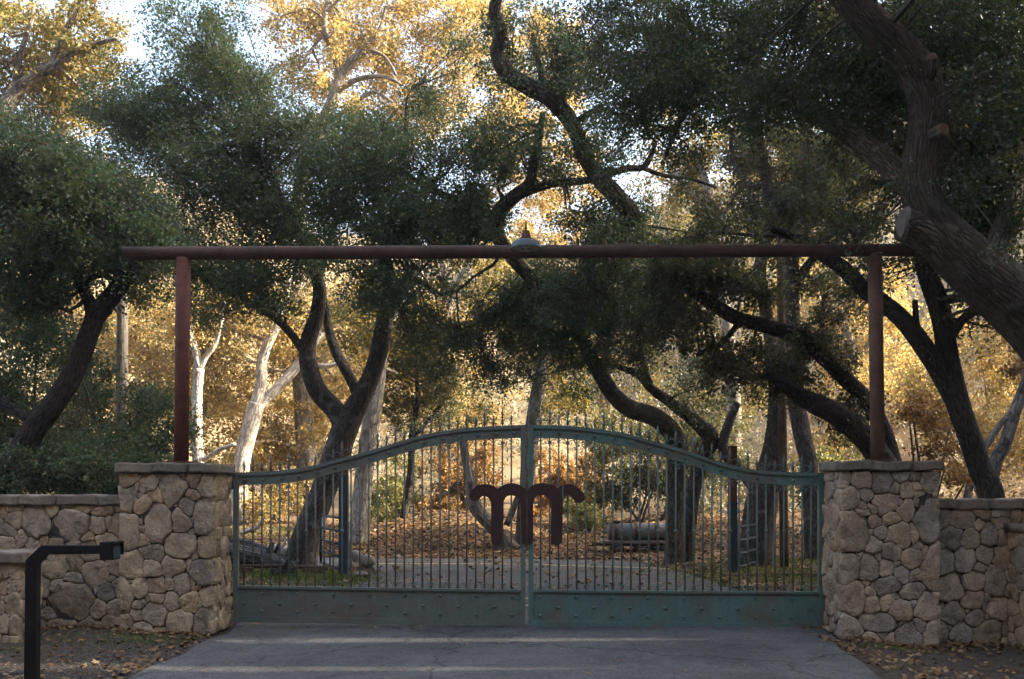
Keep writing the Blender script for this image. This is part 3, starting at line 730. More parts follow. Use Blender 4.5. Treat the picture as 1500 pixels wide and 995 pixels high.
def gate_leaf(label, mat, top, px0, px1, barx, rail_riv, emb):
    hinge = px0 if px0 < 500 else px1
    g = tag(empty("gate_leaf", (X(hinge,YG),YG,0)), label, "gate", "pair of driveway gate leaves")
    tf = lambda p_: ip(top, p_)
    bf = lambda p_: ip(BASE, p_)
    of = lambda p_: ip(BOT, p_)
    a0, a1 = px0+7, px1-7
    # stiles
    for q0,q1 in ((px0,a0),(a1,px1)):
        sweep("stile", tf, of, q0, q1, YG-0.034, YG+0.034, mat, g, 2)
    sweep("top_lip", lambda p_: tf(p_)+0.3, lambda p_: tf(p_)+5.2, a0, a1, YG-0.036, YG+0.036, mat, g)
    tr = sweep("top_rail", lambda p_: tf(p_)+5.2, lambda p_: tf(p_)+19.0, a0, a1, YG-0.014, YG+0.014, mat, g)
    sweep("middle_lip", bf, lambda p_: bf(p_)+3.5, a0, a1, YG-0.040, YG+0.040, M['rust'] if False else mat, g, 20)
    pn = sweep("kick_panel", lambda p_: bf(p_)+3.5, lambda p_: of(p_)-8, a0, a1, YG-0.014, YG+0.014, mat, g, 20)
    sweep("bottom_rail", lambda p_: of(p_)-8, lambda p_: of(p_)-0.0, a0, a1, YG-0.028, YG+0.028, mat, g, 20)
    sweep("panel_trim", lambda p_: of(p_)-9.2, lambda p_: of(p_)-8.0, a0, a1, YG-0.020, YG-0.0142, mat, g, 20)
    rv, rg, sc = make_rivet(mat), make_ring(mat), make_scroll(mat)
    fin = (make_finial(mat, True), make_finial(mat, False)); col = (make_collar(mat, True), make_collar(mat, False))
    for p_ in rail_riv: shared("rivet", rv, tr, (X(p_,YG), YG-0.0142, Zp(tf(p_)+11.5,YG)))
    pr = np.arange(px0+42, px1-15, 52.2) if px0 < 500 else np.arange(px0+17, px1-15, 52.6)
    for i, p_ in enumerate(pr):
        for dy in (10.0, 0.0):
            yy = bf(p_)+dy if dy else of(p_)-17
            shared("rivet", rv, pn, (X(p_,YG), YG-0.0142, Zp(yy,YG)))
        q = p_-26 if px0 < 500 else p_+26
        if px0+8 < q < px1-8: shared("rivet", rv, pn, (X(q,YG), YG-0.0142, Zp(bf(q)+25,YG)))
    for i, p_ in enumerate(barx):
        tall = (i % 2 == 1)
        zt, zb = tf(p_), bf(p_)
        mb = MB()
        for (ya,yb) in ((zt+19.0, zb),):
            x = X(p_,YG)
            tube([(x,YG,Zp(yb,YG),0.0105),(x,YG,Zp(ya,YG),0.0105)],6,1,mb=mb)
        o = mb.build("bar", mat, g, True)
        shared("finial", fin[0 if tall else 1], o, (X(p_,YG), YG, Zp(zt+0.3,YG)))
        if tall:
            shared("collar", col[0], o, (X(p_,YG),YG,Zp(778,YG)))
            shared("collar", col[1], o, (X(p_,YG),YG,Zp(zt+25,YG)))
            shared("collar", col[1], o, (X(p_,YG),YG,Zp(zb-6,YG)))
        else:
            shared("collar", col[1], o, (X(p_,YG),YG,Zp(zt+19+0.28*(zb-zt-19),YG)))
            shared("collar", col[1], o, (X(p_,YG),YG,Zp(zb-38,YG)))
            for sg in (-1,1):
                shared("scroll", sc, g, (X(p_,YG),YG,Zp(zt+19,YG)), (sg,1,1))
                shared("scroll", sc, g, (X(p_,YG),YG-0.0,Zp(zb,YG)), (sg,1,-1))
        if i+1 < len(barx):
            pm = (p_+barx[i+1])/2
            shared("ring", rg, g, (X(pm,YG),YG,Zp(tf(pm)-5.0,YG)))
    # hinges
    hx = px0-4 if px0 < 500 else px1+4
    for yy in (704, 880):
        h_ = P(hx, yy, YG)
        hg = tube([(h_.x,YG-0.03,h_.z-0.10,0.028),(h_.x,YG-0.03,h_.z+0.10,0.028)],10,1).build("hinge", M['black'], g, True)
        sgn = -1 if px0 < 500 else 1
        MB().box(min(h_.x,h_.x+sgn*0.14),max(h_.x,h_.x+sgn*0.14),YG-0.075,YG-0.055,h_.z-0.09,h_.z+0.09).build("hinge_plate", M['black'], hg)
    emblem(emb, g)
    return g
barsL = [357.5+13.05*i for i in range(31)]
barsR = [792.0+13.2*i for i in range(31)]
gl = gate_leaf("gate leaf in dull grey-green paint hung on the pillar with the redder post", M['paint_a'], TOP_L, 342.5, 769.5, barsL, [360+26.2*i for i in range(16)], EMB_L)
gr = gate_leaf("gate leaf in brighter teal paint hung on the pillar beside the large oak", M['paint_b'], TOP_R, 774.0, 1205.5, barsR, [792+26.4*i for i in range(16)], EMB_R)
bk = P(824.5,725,YG-0.066)
MB().box(bk.x-0.008,bk.x+0.008,YG-0.068,YG-0.0605,Zp(731,YG),Zp(712,YG)).build("bracket", M['paint_b'], gr)

# ------------------------------------------------------------------ keypad post
YK = 7.7; sK = F/YK
kp = tag(empty("keypad_post", P(47,1030,YK)), "black square steel post with a bent arm holding a keypad box", "keypad post")
def sq_sweep(name, pts, hw, mat, parent):
    v, f = [], []
    n = len(pts)
    for i,(p_,k_) in enumerate(pts):
        d0 = (pts[i][0]-pts[i-1][0]).normalized() if i else (pts[1][0]-pts[0][0]).normalized()
        d1 = (pts[i+1][0]-pts[i][0]).normalized() if i < n-1 else d0
        t = (d0+d1).normalized()
        nn = Vector((t.z,0,-t.x)); m_ = 1/max(nn.dot(Vector((d0.z,0,-d0.x))),0.5)
        for a_,b2 in ((-1,-1),(1,-1),(1,1),(-1,1)):
            v.append(p_+nn*a_*hw*k_*m_+Vector((0,b2*hw,0)))
    for i in range(n-1):
        for k in range(4): f.append((i*4+k, i*4+(k+1)%4, i*4+4+(k+1)%4, i*4+4+k))
    f += [(3,2,1,0),(n*4-4,n*4-3,n*4-2,n*4-1)]
    bm = bmesh.new()
    vs = [bm.verts.new(x) for x in v]
    for q in f: bm.faces.new([vs[i] for i in q])
    bmesh.ops.recalc_face_normals(bm, faces=bm.faces[:])
    bmesh.ops.bevel(bm, geom=bm.edges[:], offset=0.004, segments=2, affect='EDGES')
    me = bpy.data.meshes.new(name); bm.to_mesh(me); bm.free(); me.materials.append(mat)
    return link(name, me, parent)
sq_sweep("post", [(P(46.5,1060,YK),1.08),(P(48.5,824,YK),1.0),(P(66.5,805.5,YK),0.85),(P(153,805.0,YK),0.75)], 8.0/sK, M['black'], kp)
q0, q1 = P(152.5,793.5,YK), P(170,819.5,YK)
MB().box(q0.x,q1.x,YK-0.085,YK+0.085,q1.z,q0.z).build("keypad_box", M['black'], kp)
MB().box(q1.x,q1.x+0.03,YK-0.09,YK+0.09,q0.z-0.012,q0.z+0.004).build("hood", M['black'], kp)
MB().box(q1.x,q1.x+0.008,YK-0.065,YK+0.065,q1.z+0.012,q0.z-0.025).build("keypad_plate", M['blue'], kp)
MB().box(q1.x,q1.x+0.026,YK+0.082,YK+0.09,q1.z+0.03,q0.z-0.014).build("hood_side", M['black'], kp)

# ------------------------------------------------------------------ leaves
def leaf_quads(C_, D_, L, W, up=0.35, curl=0.0, tri=False):
    """C_ positions (n,3), D_ long axes (n,3)"""
    n = len(C_)
    D_ = D_/np.maximum(np.linalg.norm(D_,axis=1,keepdims=True),1e-6)
    nr = R.normal(size=(n,3)); nr[:,2] += up*2
    Sd = np.cross(D_, nr); Sd /= np.maximum(np.linalg.norm(Sd,axis=1,keepdims=True),1e-6)
    l = (L*R.uniform(0.7,1.25,n))[:,None]; w_ = (W*R.uniform(0.7,1.25,n))[:,None]
    Nn = np.cross(D_, Sd)
    if tri:
        V = np.empty((n,3,3))
        V[:,0] = C_-D_*l*0.4+Sd*w_*0.55
        V[:,1] = C_+D_*l*0.6
        V[:,2] = C_-D_*l*0.3-Sd*w_*0.5
        return V.reshape(-1,3)
    V = np.empty((n,4,3))
    V[:,0] = C_-D_*l*0.5
    V[:,1] = C_+Sd*w_*0.5+Nn*w_*curl
    V[:,2] = C_+D_*l*0.5
    V[:,3] = C_-Sd*w_*0.5+Nn*w_*curl
    return V.reshape(-1,3)

def crown_clusters(blobs, n, shell=0.25, gate=0.0):
    out_ = []
    wts = np.array([b[3]*b[4] for b in blobs], float)*np.array([b[6] if len(b)>6 else 1 for b in blobs]); wts /= wts.sum()
    for b, wt in zip(blobs, wts):
        m = max(int(round(n*wt*(1.6 if gate else 1))),2)
        d = R.normal(size=(m,3)); d /= np.linalg.norm(d,axis=1,keepdims=True)
        rad = (shell+(1-shell)*R.uniform(0,1,m)**0.55)
        rad = np.where(R.uniform(0,1,m) < 0.16, rad*R.uniform(1.1,1.55,m), rad)[:,None]
        s_ = F/b[2]
        ctr = np.array(P(b[0],b[1],b[2]))
        pts = ctr + d*rad*np.array([b[3]/s_, b[5], b[4]/s_])
        if gate:
            fq = 2.2
            nz = np.sin(pts[:,0]*fq+1.3)*np.sin(pts[:,2]*fq*1.2+0.5)+np.sin(pts[:,1]*fq*0.9+pts[:,0]*1.1)*0.7+0.5*np.sin(pts[:,2]*4.3+pts[:,0]*3.1)
            keep = nz > np.quantile(nz, gate*0.6)
            pts = pts[keep][:max(int(round(n*wt)),2)]
        out_.append(pts)
    return np.concatenate(out_)

def foliage(name, cl, nleaf, cr, L, W, mat, parent, up=0.35, droop=0.15, sprays=7, flat=0.8, tri=False):
    nc = len(cl)
    m = nc*sprays
    base = np.repeat(cl, sprays, 0)
    d = R.normal(size=(m,3)); d[:,2] = d[:,2]*flat-droop; d /= np.linalg.norm(d,axis=1,keepdims=True)
    vf = np.repeat(np.clip(R.lognormal(0,0.38,nc),0.45,2.0), sprays)
    ln = (cr*R.uniform(0.5,1.3,m)*vf)[:,None]
    per = max(int(nleaf/m),1)
    t = R.uniform(0.15,1.0,(m,per,1))
    pos = base[:,None,:]+d[:,None,:]*ln[:,None,:]*t+R.normal(size=(m,per,3))*cr*0.16
    ax = d[:,None,:]*0.7+R.normal(size=(m,per,3))*0.7
    sv = np.repeat(R.uniform(0.75,1.25,m), per)
    V = leaf_quads(pos.reshape(-1,3), ax.reshape(-1,3), L*sv, W*sv, up, 0.12, tri)
    o = link(name, fast_mesh(name, V, 3 if tri else 4, mat), parent)
    tag(o, kind='stuff')
    return o

def twigs(name, cl, limb_pts, r, mat, parent, frac=1.0, side=2):
    """secondary branches from the limbs to the clusters, joined as one mass of twigs"""
    lp_ = np.array(limb_pts)
    if len(cl) == 0: return
    nsec = max(len(cl)//9, 1)
    sec = cl[R.choice(len(cl), nsec, replace=False)]
    mb = MB(); nodes = []
    for q in sec:
        i = np.argmin(np.linalg.norm(lp_[:,:3]-q, axis=1)+R.uniform(0,0.6,len(lp_)))
        a_ = lp_[i,:3]; L = np.linalg.norm(q-a_)
        if L > 2.6: continue
        m1 = a_*0.66+q*0.34+R.normal(size=3)*L*0.10; m2 = a_*0.33+q*0.67+R.normal(size=3)*L*0.10+np.array([0,0,0.05*L])
        rr = min(r*(0.6+0.35*L), 0.8*lp_[i,3])
        path = [(*a_,rr),(*m1,rr*0.7),(*m2,rr*0.45),(*q,rr*0.2)]
        tube(path, 4 if rr < 0.06 else 6, 2, cap=False, mb=mb)
        for t in catmull(path,3): nodes.append(t)
    if not nodes: return
    nd = np.array(nodes)
    for q in cl:
        if R.uniform() > frac: continue
        i = np.argmin(np.linalg.norm(nd[:,:3]-q, axis=1)+R.uniform(0,0.25,len(nd)))
        a_ = nd[i,:3]; L = np.linalg.norm(q-a_)
        if L > 3 or L < 0.05: continue
        m1 = (a_+q)/2+R.normal(size=3)*L*0.13
        tube([(*a_,r*0.32),(*m1,r*0.22),(*q,r*0.08)], 3, 1, cap=False, mb=mb)
        for _ in range(side):
            e_ = q+R.normal(size=3)*0.22
            tube([(*m1,r*0.16),(*((m1+e_)/2+R.normal(size=3)*0.05),r*0.12),(*e_,r*0.05)],3,1,cap=False,mb=mb)
    o = mb.build(name, mat, parent); tag(o, kind='stuff')

def tree(name, label, cat, limbs, blobs, bark, leafmat, nleaf, ncl, cr, L, W, group=None, noise=0.06, sub=5, sides=14, tw=0.035, twmat=None, gate=0.35, up=0.35, droop=0.15, shell=0.25, tri=False):
    """limbs: lists of (px,py,Y,r_px); the first is the trunk"""
    w3 = []
    for lm in limbs:
        w3.append([(*P(a_,b2,Y_), r_*Y_/F) for a_,b2,Y_,r_ in lm])
    b0 = w3[0][0] if w3 else (*P(*blobs[0][:3]),0)
    gzb = float(gz(b0[0], b0[1]))
    t = tag(empty(name, (b0[0],b0[1],gzb)), label, cat, group)
    lpts = []
    for i, lm in enumerate(w3):
        ok = min(p_[3] for p_ in lm)
        tube(lm, sides if i == 0 else max(sides-4,7), sub, noise, seed=(sum(map(ord,name))+37*i+int(abs(b0[0])*100))%9999).build("trunk" if i == 0 else "limb", bark, t, True)
        if (Vector(lm[0][:3])-Vector(lm[-1][:3])).length > 0.9: lpts += catmull(lm, sub)
    if blobs:
        cl = crown_clusters(blobs, ncl, shell, gate)
        foliage("crown", cl, nleaf, cr, L, W, leafmat, t, up, droop, tri=tri)
        if not lpts: lpts = [(b0[0],b0[1],gzb+0.1,0.05)]
        twigs("twigs", cl, lpts, tw, twmat or M['twig'], t, 1.0, 0 if tri else 2)
    return t

def gy(px, Y):   # photo row of the ground under px at distance Y
    return HZ + (CH - float(gz(X(px,Y), Y)))*F/Y

OL, OW = 0.054, 0.032
# --- oak O, left, leaning behind the low wall
tree("oak_tree", "dark oak leaning over the low wall behind the black keypad post", "oak",
  [[(-30,gy(-30,14),14,26),(5,720,14,19),(40,645,14,17),(80,590,14,16),(112,540,14,15),(130,490,14,14.5),(140,462,14,14)],
   [(140,464,14,15),(165,432,14,13),(190,402,13.9,11),(214,362,13.8,9)],
   [(138,466,14,11),(130,440,14,9),(120,418,14.1,8),(95,370,14.2,7),(70,300,14.2,5)],
   [(120,418,14.1,5),(140,405,14,4),(165,408,14,3),(180,430,14,2)],
   [(60,620,14,9),(20,600,14.3,7),(-40,560,14.6,6)]],
  [(50,290,14,120,95,1.6),(110,340,14,95,75,1.5),(20,395,14.0,75,75,1.2),(60,425,14.4,60,26,0.8,0.6),(215,360,14.0,55,50,1.0),(200,430,14.2,40,25,0.5,0.4),(0,230,14.5,80,60,1.2),(185,320,14.3,50,80,1.0)],
  M['oak_dark'], M['leaf_oak'], 96000, 450, 0.42, OL, OW, "live oaks around the gate")
# --- oak A, forked, behind the dull gate leaf
tree("oak_tree", "dark forked oak leaning behind the dull grey-green gate leaf", "oak",
  [[(437,gy(437,19.6)+4,19.6,27),(447,790,19.6,21),(464,745,19.6,18.5),(483,695,19.6,18),(502,640,19.6,19.5),(512,608,19.6,20)],
   [(505,625,19.6,17),(490,600,19.6,15),(466,572,19.5,14),(452,535,19.5,13),(452,500,19.5,12),(464,460,19.4,11),(468,420,19.3,10),(450,370,19.2,8),(420,310,19.1,6),(380,220,19,4)],
   [(512,615,19.6,18),(535,570,19.5,14),(550,535,19.4,13),(558,500,19.3,13.5),(566,455,19.2,11.5),(570,420,19.1,10.5),(561,385,19,9),(575,350,18.8,8),(620,330,18.5,7),(690,328,18.2,5)],
   [(448,520,19.5,7),(430,494,19.5,6.5),(408,470,19.6,6),(380,452,19.8,5),(350,430,20,4)],
   [(528,585,19.5,9),(512,552,19.6,8),(494,520,19.7,7.5),(482,485,19.8,6.5),(478,455,19.9,6),(470,400,20,5),(500,300,20,4)],
   [(575,415,19.1,6),(610,410,18.9,5),(640,430,18.8,4),(665,428,18.7,2.5)]],
  [(305,75,20,85,65,1.6),(280,130,19.8,110,75,1.8),(225,215,19.6,75,80,1.6),(350,190,19.4,105,85,1.8),(285,265,19.4,120,75,1.7),(415,260,19.4,75,75,1.4),(320,345,19.3,110,65,1.3),(440,345,19.3,85,55,1.2),(300,425,19.2,60,55,0.9,0.8),(400,425,19.3,80,45,0.9,1.0),(190,170,19.8,50,80,1.2,0.8),(175,250,19.6,45,60,1.0,0.8),(470,200,19.4,45,40,1.0,0.6),(195,330,19.4,60,60,1.0,0.8),(150,200,20,40,50,1.0,0.4),(250,380,19.3,60,60,1.2)],
  M['oak'], M['leaf_oak'], 165000, 720, 0.52, 0.060, 0.035, "live oaks around the gate")
# --- oak G, centre right, twisted limb
tree("oak_tree", "dark twisted oak with a low crooked limb behind the teal gate leaf", "oak",
  [[(987,gy(987,20.4)+4,20.4,17),(988,790,20.4,14),(989,740,20.4,13),(990,690,20.4,14),(992,655,20.4,15),(980,628,20.3,15),(955,610,20.2,14),(925,600,20,13.5),(900,580,19.8,12),(880,550,19.5,11),(862,518,19.2,10),(842,480,19,8.5),(826,450,18.8,6)],
   [(845,485,19,7),(850,440,18.4,9),(880,380,17.8,9.5),(925,325,17.2,13),(905,290,16.9,14),(875,258,16.7,12.5),(857,230,16.6,11.5),(842,190,16.5,12),(822,160,16.4,12.5),(800,140,16.3,12.5),(765,122,16.2,12),(738,102,16.1,11.5),(728,75,16,10),(733,45,15.9,9),(724,15,15.8,9),(736,-30,15.7,7)],
   [(1004,gy(1004,20.7)+3,20.7,12),(1010,760,20.7,11),(1020,700,20.7,11),(1032,665,20.7,12),(1040,640,20.6,13),(1016,616,20.5,10),(985,592,20.3,8),(955,570,20,7),(935,548,19.8,6),(920,542,19.6,5),(895,535,19.4,3)],
   [(955,570,20,4.5),(945,540,19.8,4),(938,510,19.6,3),(930,470,19.4,2)],
   [(822,160,16.4,6),(826,120,16.2,5),(828,95,16,4.5),(845,70,15.8,3)],
   [(842,180,16.5,5),(880,160,16.3,4),(930,180,16.2,2.5)],
   [(800,140,16.3,5),(790,100,16.5,4),(780,50,16.7,3)],
   [(842,480,19,8),(812,440,18.6,8.5),(770,400,18.2,9.5),(732,352,17.9,11),(728,318,17.7,11.5),(742,298,17.6,11),(760,283,17.4,10),(776,268,17.3,8.5),(783,235,17.2,7),(790,200,17.1,5.5),(795,165,17,4)],
   [(755,288,17.5,7.5),(790,274,17.3,6.5),(820,267,17.2,6),(860,264,17.1,5.5),(915,248,17,5),(940,246,16.9,4.5),(952,232,16.9,4),(960,210,16.8,3)],
   [(940,246,16.9,3.4),(975,258,16.8,3),(1010,262,16.7,2.4),(1050,275,16.6,1.6)],
   [(728,340,17.9,8),(690,328,18,7),(650,324,18.1,6),(610,332,18.2,5),(580,345,18.4,4.5),(560,365,18.6,3.6)],
   [(728,318,17.7,6),(660,290,17.8,5),(600,260,17.9,4),(540,230,18,3)]],
  [(560,235,18,120,50,1.4),(540,290,17.9,100,65,1.3),(640,290,17.8,100,65,1.3),(690,230,18,70,50,1.0),(620,345,17.8,120,42,1.0),(510,350,17.9,60,50,0.9),(700,330,17.7,50,45,0.8),(740,200,17.6,40,50,0.8,0.5),(800,225,17.2,60,55,0.9,0.7),(590,425,18.2,95,38,0.8,1.1),(660,480,18.6,75,70,0.8,0.9),(730,500,18.8,50,75,0.8,0.75),(470,260,18.2,50,60,1.0),
   (650,120,19,50,75,1.2,0.38),(690,50,19,40,50,1.0,0.3),(560,190,18.6,80,30,0.8,0.6),(600,140,19,40,40,1.0,0.3),(885,375,16.8,50,40,0.6),(850,440,17.6,60,50,0.7),(930,350,16.6,40,22,0.5,0.7),(860,420,18.6,80,40,1.0),(790,410,18.6,75,40,1.0,0.8),(780,480,18.9,65,65,0.9,0.8),(850,480,18.7,80,60,0.9),(920,430,18.6,80,60,1.0),(740,530,19.2,40,45,0.7,0.8),(955,340,17.6,80,38,0.9),(880,330,17.4,55,28,0.7),(965,490,19.2,65,60,0.8,0.7),(830,560,19.5,60,30,0.6,0.4),(790,60,16.4,55,50,0.9,0.6),(850,110,16.3,60,60,1.0,0.8),(730,90,16.2,35,70,0.6,0.45),(880,200,16.4,55,45,0.8,0.6),(1020,560,19.8,50,60,0.7,0.5)],
  M['oak_mid'], M['leaf_oak'], 215000, 1300, 0.42, 0.056, 0.033, "live oaks around the gate")
# --- oak M, big, right foreground; trunk stands outside the frame
big = tree("oak_tree", "large near oak bending over the beam end with pale sawn-off stubs", "oak",
  [[(1790,gy(1790,9.9)+20,9.9,105),(1740,800,9.9,80),(1670,660,9.85,66),(1590,545,9.8,56),(1510,462,9.75,49),(1445,408,9.7,43),(1395,361,9.65,38),(1363,320,9.6,31),(1350,280,9.6,27),(1349,240,9.6,26),(1357,195,9.6,25.5),(1358,150,9.6,26),(1343,105,9.6,27),(1312,68,9.6,26),(1272,30,9.6,24),(1230,-15,9.7,21),(1180,-70,9.8,17)],
   [(1392,360,9.65,30),(1360,342,9.6,28),(1336,332,9.57,25.5),(1321,328,9.56,24.5)],
   [(1350,285,9.7,24),(1318,256,9.9,20),(1290,232,10.1,17),(1241,193,10.5,15),(1190,162,11,14),(1140,140,11.4,14),(1100,125,11.8,13),(1040,98,12.4,12),(1000,70,12.8,11),(950,45,13.2,8)],
   [(1440,400,9.9,18),(1470,330,10.2,15),(1490,240,10.5,13),(1480,130,10.7,10)],
   [(1362,110,9.45,10),(1366,96,9.36,9),(1366,86,9.33,8)],
   [(1368,198,9.45,11),(1377,193,9.36,10.5),(1382,190,9.33,10)],
   [(1030,95,12.5,7),(1015,140,12.6,5),(990,190,12.7,4),(975,230,12.8,2.5)]],
  [(1435,60,10.2,110,75,0.9),(1330,40,10.4,95,60,0.9),(1230,70,10.6,95,75,1.0),(1130,70,11.2,95,75,1.1),(1040,60,12,90,70,1.1),(950,70,12.6,80,65,1.1),(1450,170,10.3,85,80,0.8),(1290,140,10.8,85,55,0.8),(1060,150,12,75,38,0.8,0.8),(960,160,12.8,70,60,0.9,0.8),(1460,290,10.4,75,65,0.7,0.9),(1245,325,10.5,60,18,0.4,0.45),(1420,240,10.9,50,55,0.6),(900,40,13,70,50,0.8,0.8),(1200,130,11.5,75,45,0.8,0.8),(1480,390,10.6,40,45,0.4,0.5),(1430,0,10.6,120,45,0.9),(1250,0,10.9,130,45,0.9),(1050,0,11.9,130,45,0.9),(900,260,13.2,55,45,0.6,0.35),(1000,240,13,60,35,0.5,0.4),(1100,150,10.6,85,50,0.5),(1200,160,10.2,60,35,0.4,0.6),(1020,110,11.5,80,60,0.6),(940,110,12.3,70,60,0.7),(1440,330,10.9,70,90,0.6),(1470,200,10.9,60,90,0.6),(1265,348,10.35,45,14,0.2,0.35),(1300,110,11.3,60,60,0.6),(1480,60,10.9,60,80,0.7),(1100,60,13.6,120,80,1.1),(960,50,14.2,110,75,1.1),(1250,60,13,110,80,1.1),(1420,50,12.6,100,90,1.1),(1090,150,13.4,80,32,0.8,0.8),(1000,140,14,70,50,0.8),(900,110,14.4,70,80,0.9,0.7),(1405,110,9.3,28,50,0.25,0.3),(1430,240,9.3,40,60,0.3,0.35),(1470,365,9.2,25,35,0.3,0.22),(1350,10,9.25,40,22,0.3,0.3),(1455,140,9.4,50,60,0.3,0.6),(1310,280,9.5,22,28,0.2,0.35),
   (1300,-250,9.5,170,150,1.2,0.3),(1000,-260,9.5,170,140,1.3,0.3),(1150,-420,8.0,190,150,1.3,0.3),(800,-350,8.6,150,140,1.2,0.3),(1500,-300,8.5,150,150,1.2,0.3)],  # unseen canopy above the frame, added to shade the driveway
  M['oak_mid'], M['leaf_dark'], 232000, 1450, 0.34, 0.044, 0.026, "live oaks around the gate", noise=0.05, sides=22, sub=6, tw=0.022)
M['cut'] = mat_simple("sawn_wood", [(0.3,(0.10,0.088,0.073)),(0.7,(0.17,0.15,0.125))], 12, 0.9, 0.004)
M['cut_red'] = mat_simple("reddish_sawn_wood", [(0.3,(0.10,0.058,0.036)),(0.7,(0.17,0.098,0.060))], 16, 0.9, 0.004)
def cut_face(c, nrm, r, mat, parent):
    nrm = nrm.normalized(); a_ = Vector((0,0,1)); U_ = nrm.cross(a_).normalized(); W_ = U_.cross(nrm)
    v = [c+nrm*0.012]
    for rr,dz in ((0.5,0.012),(0.92,0.008),(1.04,-0.03)):
        for k in range(20):
            th = 2*math.pi*k/20; rk = r*rr*(1+0.05*math.sin(3*th+1))
            v.append(c+U_*rk*math.cos(th)+W_*rk*math.sin(th)+nrm*dz)
    f = [(0,1+k,1+(k+1)%20) for k in range(20)]+[(1+q*20+k,1+(q+1)*20+k,1+(q+1)*20+(k+1)%20,1+q*20+(k+1)%20) for q in range(2) for k in range(20)]
    return link("sawn_stub", mesh("sawn_stub", v, f, mat, False), parent)
c_ = P(1320.5,328,9.558); cut_face(c_, Vector((-1,0.02,0.10)), 24*9.55/F, M['cut'], big)
c_ = P(1366,85,9.325); cut_face(c_, Vector((0.05,-1,0.15)), 8*9.33/F, M['cut_red'], big)
c_ = P(1382.5,190,9.325); cut_face(c_, Vector((0.5,-1,0.1)), 10.5*9.33/F, M['cut_red'], big)
# --- oak L, leaning, behind the right low wall
tree("oak_tree", "dark leaning oak rising behind the shadowed low wall, forked at mid height", "oak",
  [[(1466,gy(1466,13.6),13.6,22),(1452,730,13.6,19),(1437,690,13.6,17),(1420,640,13.6,16.5),(1405,595,13.6,16.5),(1395,560,13.6,16.5),(1388,520,13.6,15),(1382,480,13.6,14.5),(1372,440,13.6,15),(1358,400,13.6,14),(1345,350,13.6,12),(1330,290,13.7,9)],
   [(1402,588,13.6,16),(1380,552,13.6,15),(1362,522,13.6,14.5),(1338,488,13.6,14),(1312,458,13.7,13),(1270,427,13.8,12),(1236,394,13.9,11),(1205,374,14,9),(1170,350,14.1,7),(1130,335,14.2,5)],
   [(1392,495,13.6,8),(1405,475,13.5,7),(1422,458,13.4,6.5),(1443,453,13.3,5.5),(1470,440,13.2,4)],
   [(1385,440,13.6,7),(1415,436,13.7,7),(1450,440,13.8,6)],
   [(1345,495,13.6,5),(1342,470,13.5,4.5),(1340,440,13.4,4)]],
  [(1300,390,13.8,55,35,0.7,0.5),(1200,345,14,70,24,0.7,0.7),(1110,348,14.2,60,20,0.6,0.6),(1350,370,13.9,45,40,0.6,0.7),(1420,390,13.6,45,45,0.6,0.6),(1270,290,14,45,35,0.7,0.45),(1330,230,14,60,60,0.8),(1450,460,13.4,40,35,0.5,0.35),(1030,340,14.3,50,30,0.7,0.8),(1430,300,13.2,70,90,1.0),(1400,150,13.2,80,90,1.0),(1300,170,14,70,60,1.0),(1470,430,12.9,50,40,0.6,0.7),(1450,80,15,85,130,1.2),(1470,260,15,60,110,1.1)],
  M['oak_dark'], M['leaf_olive'], 62000, 460, 0.30, 0.058, 0.034, "live oaks around the gate")
# --- oak K behind right post: two crooked limbs
tree("oak_tree", "dark oak behind the brown rust post with two crooked limbs above the teal leaf", "oak",
  [[(1345,gy(1345,16.5),16.5,24),(1325,730,16.4,22),(1300,690,16.3,20),(1278,655,16.2,18),(1250,625,16.1,17),(1222,604,16,16),(1195,592,16,15),(1168,578,15.9,12),(1145,560,15.8,9),(1120,545,15.7,6)],
   [(1312,700,16.4,15),(1300,650,16.5,13),(1285,610,16.5,12),(1262,578,16.4,11.5),(1236,553,16.3,11.5),(1202,519,16.2,11.5),(1169,492,16.1,11.5),(1122,477,16,11.5),(1085,468,15.9,11),(1050,450,15.8,10),(1021,431,15.8,8),(985,405,15.8,6),(960,380,15.8,4)],
   [(1085,468,15.9,5),(1060,500,15.8,4),(1020,520,15.7,3)]],
  [(1020,410,15.9,75,45,0.8,0.8),(1090,420,16,65,45,0.7,0.6),(990,470,16,55,50,0.7,0.6),(1060,520,16.1,60,50,0.7,0.5),(1195,520,16.2,55,50,0.6,0.45),(1235,600,16.3,55,30,0.5,0.5),(1150,560,16.2,50,40,0.6,0.5),(1225,450,16.4,45,45,0.6,0.35),(1000,390,16,50,40,0.6,0.8)],
  M['oak_dark'], M['leaf_olive'], 38000, 300, 0.30, 0.062, 0.037, "live oaks around the gate")
# --- trunk H + J
tree("oak_tree", "grey-barked stout oak beside the wooden pole, inside the teal gate leaf", "oak",
  [[(1106,gy(1106,20)+3,20,27),(1110,780,20,24),(1117,735,20,23),(1128,690,20,19),(1134,640,20,13),(1136,580,20,11),(1133,520,20,9.5),(1122,460,20,9),(1113,400,20,9),(1122,350,20,9),(1132,310,20,9),(1120,250,20,8),(1108,190,20,7),(1100,130,20,5)],
   [(1132,315,20,8),(1152,290,20,6.5),(1185,262,20.2,5),(1220,235,20.4,4)],
   [(1118,735,20,12),(1095,700,20.2,9),(1060,660,20.5,8),(1068,620,20.6,7),(1080,590,20.6,6)],
   [(1125,265,20,5),(1100,275,20.1,4),(1075,240,20.2,3.5),(1070,190,20.3,2.5)]],
  [(1110,220,20.3,60,55,1.0,0.5),(1200,260,20.6,70,60,1.2,0.7),(1160,310,20.4,80,35,1.0,0.8),(1060,300,20.4,60,35,0.9,0.5),(1250,330,20.6,60,45,1.0,0.6)],
  M['oak'], M['leaf_olive'], 24000, 200, 0.40, 0.075, 0.045, tw=0.016, group= "live oaks around the gate")
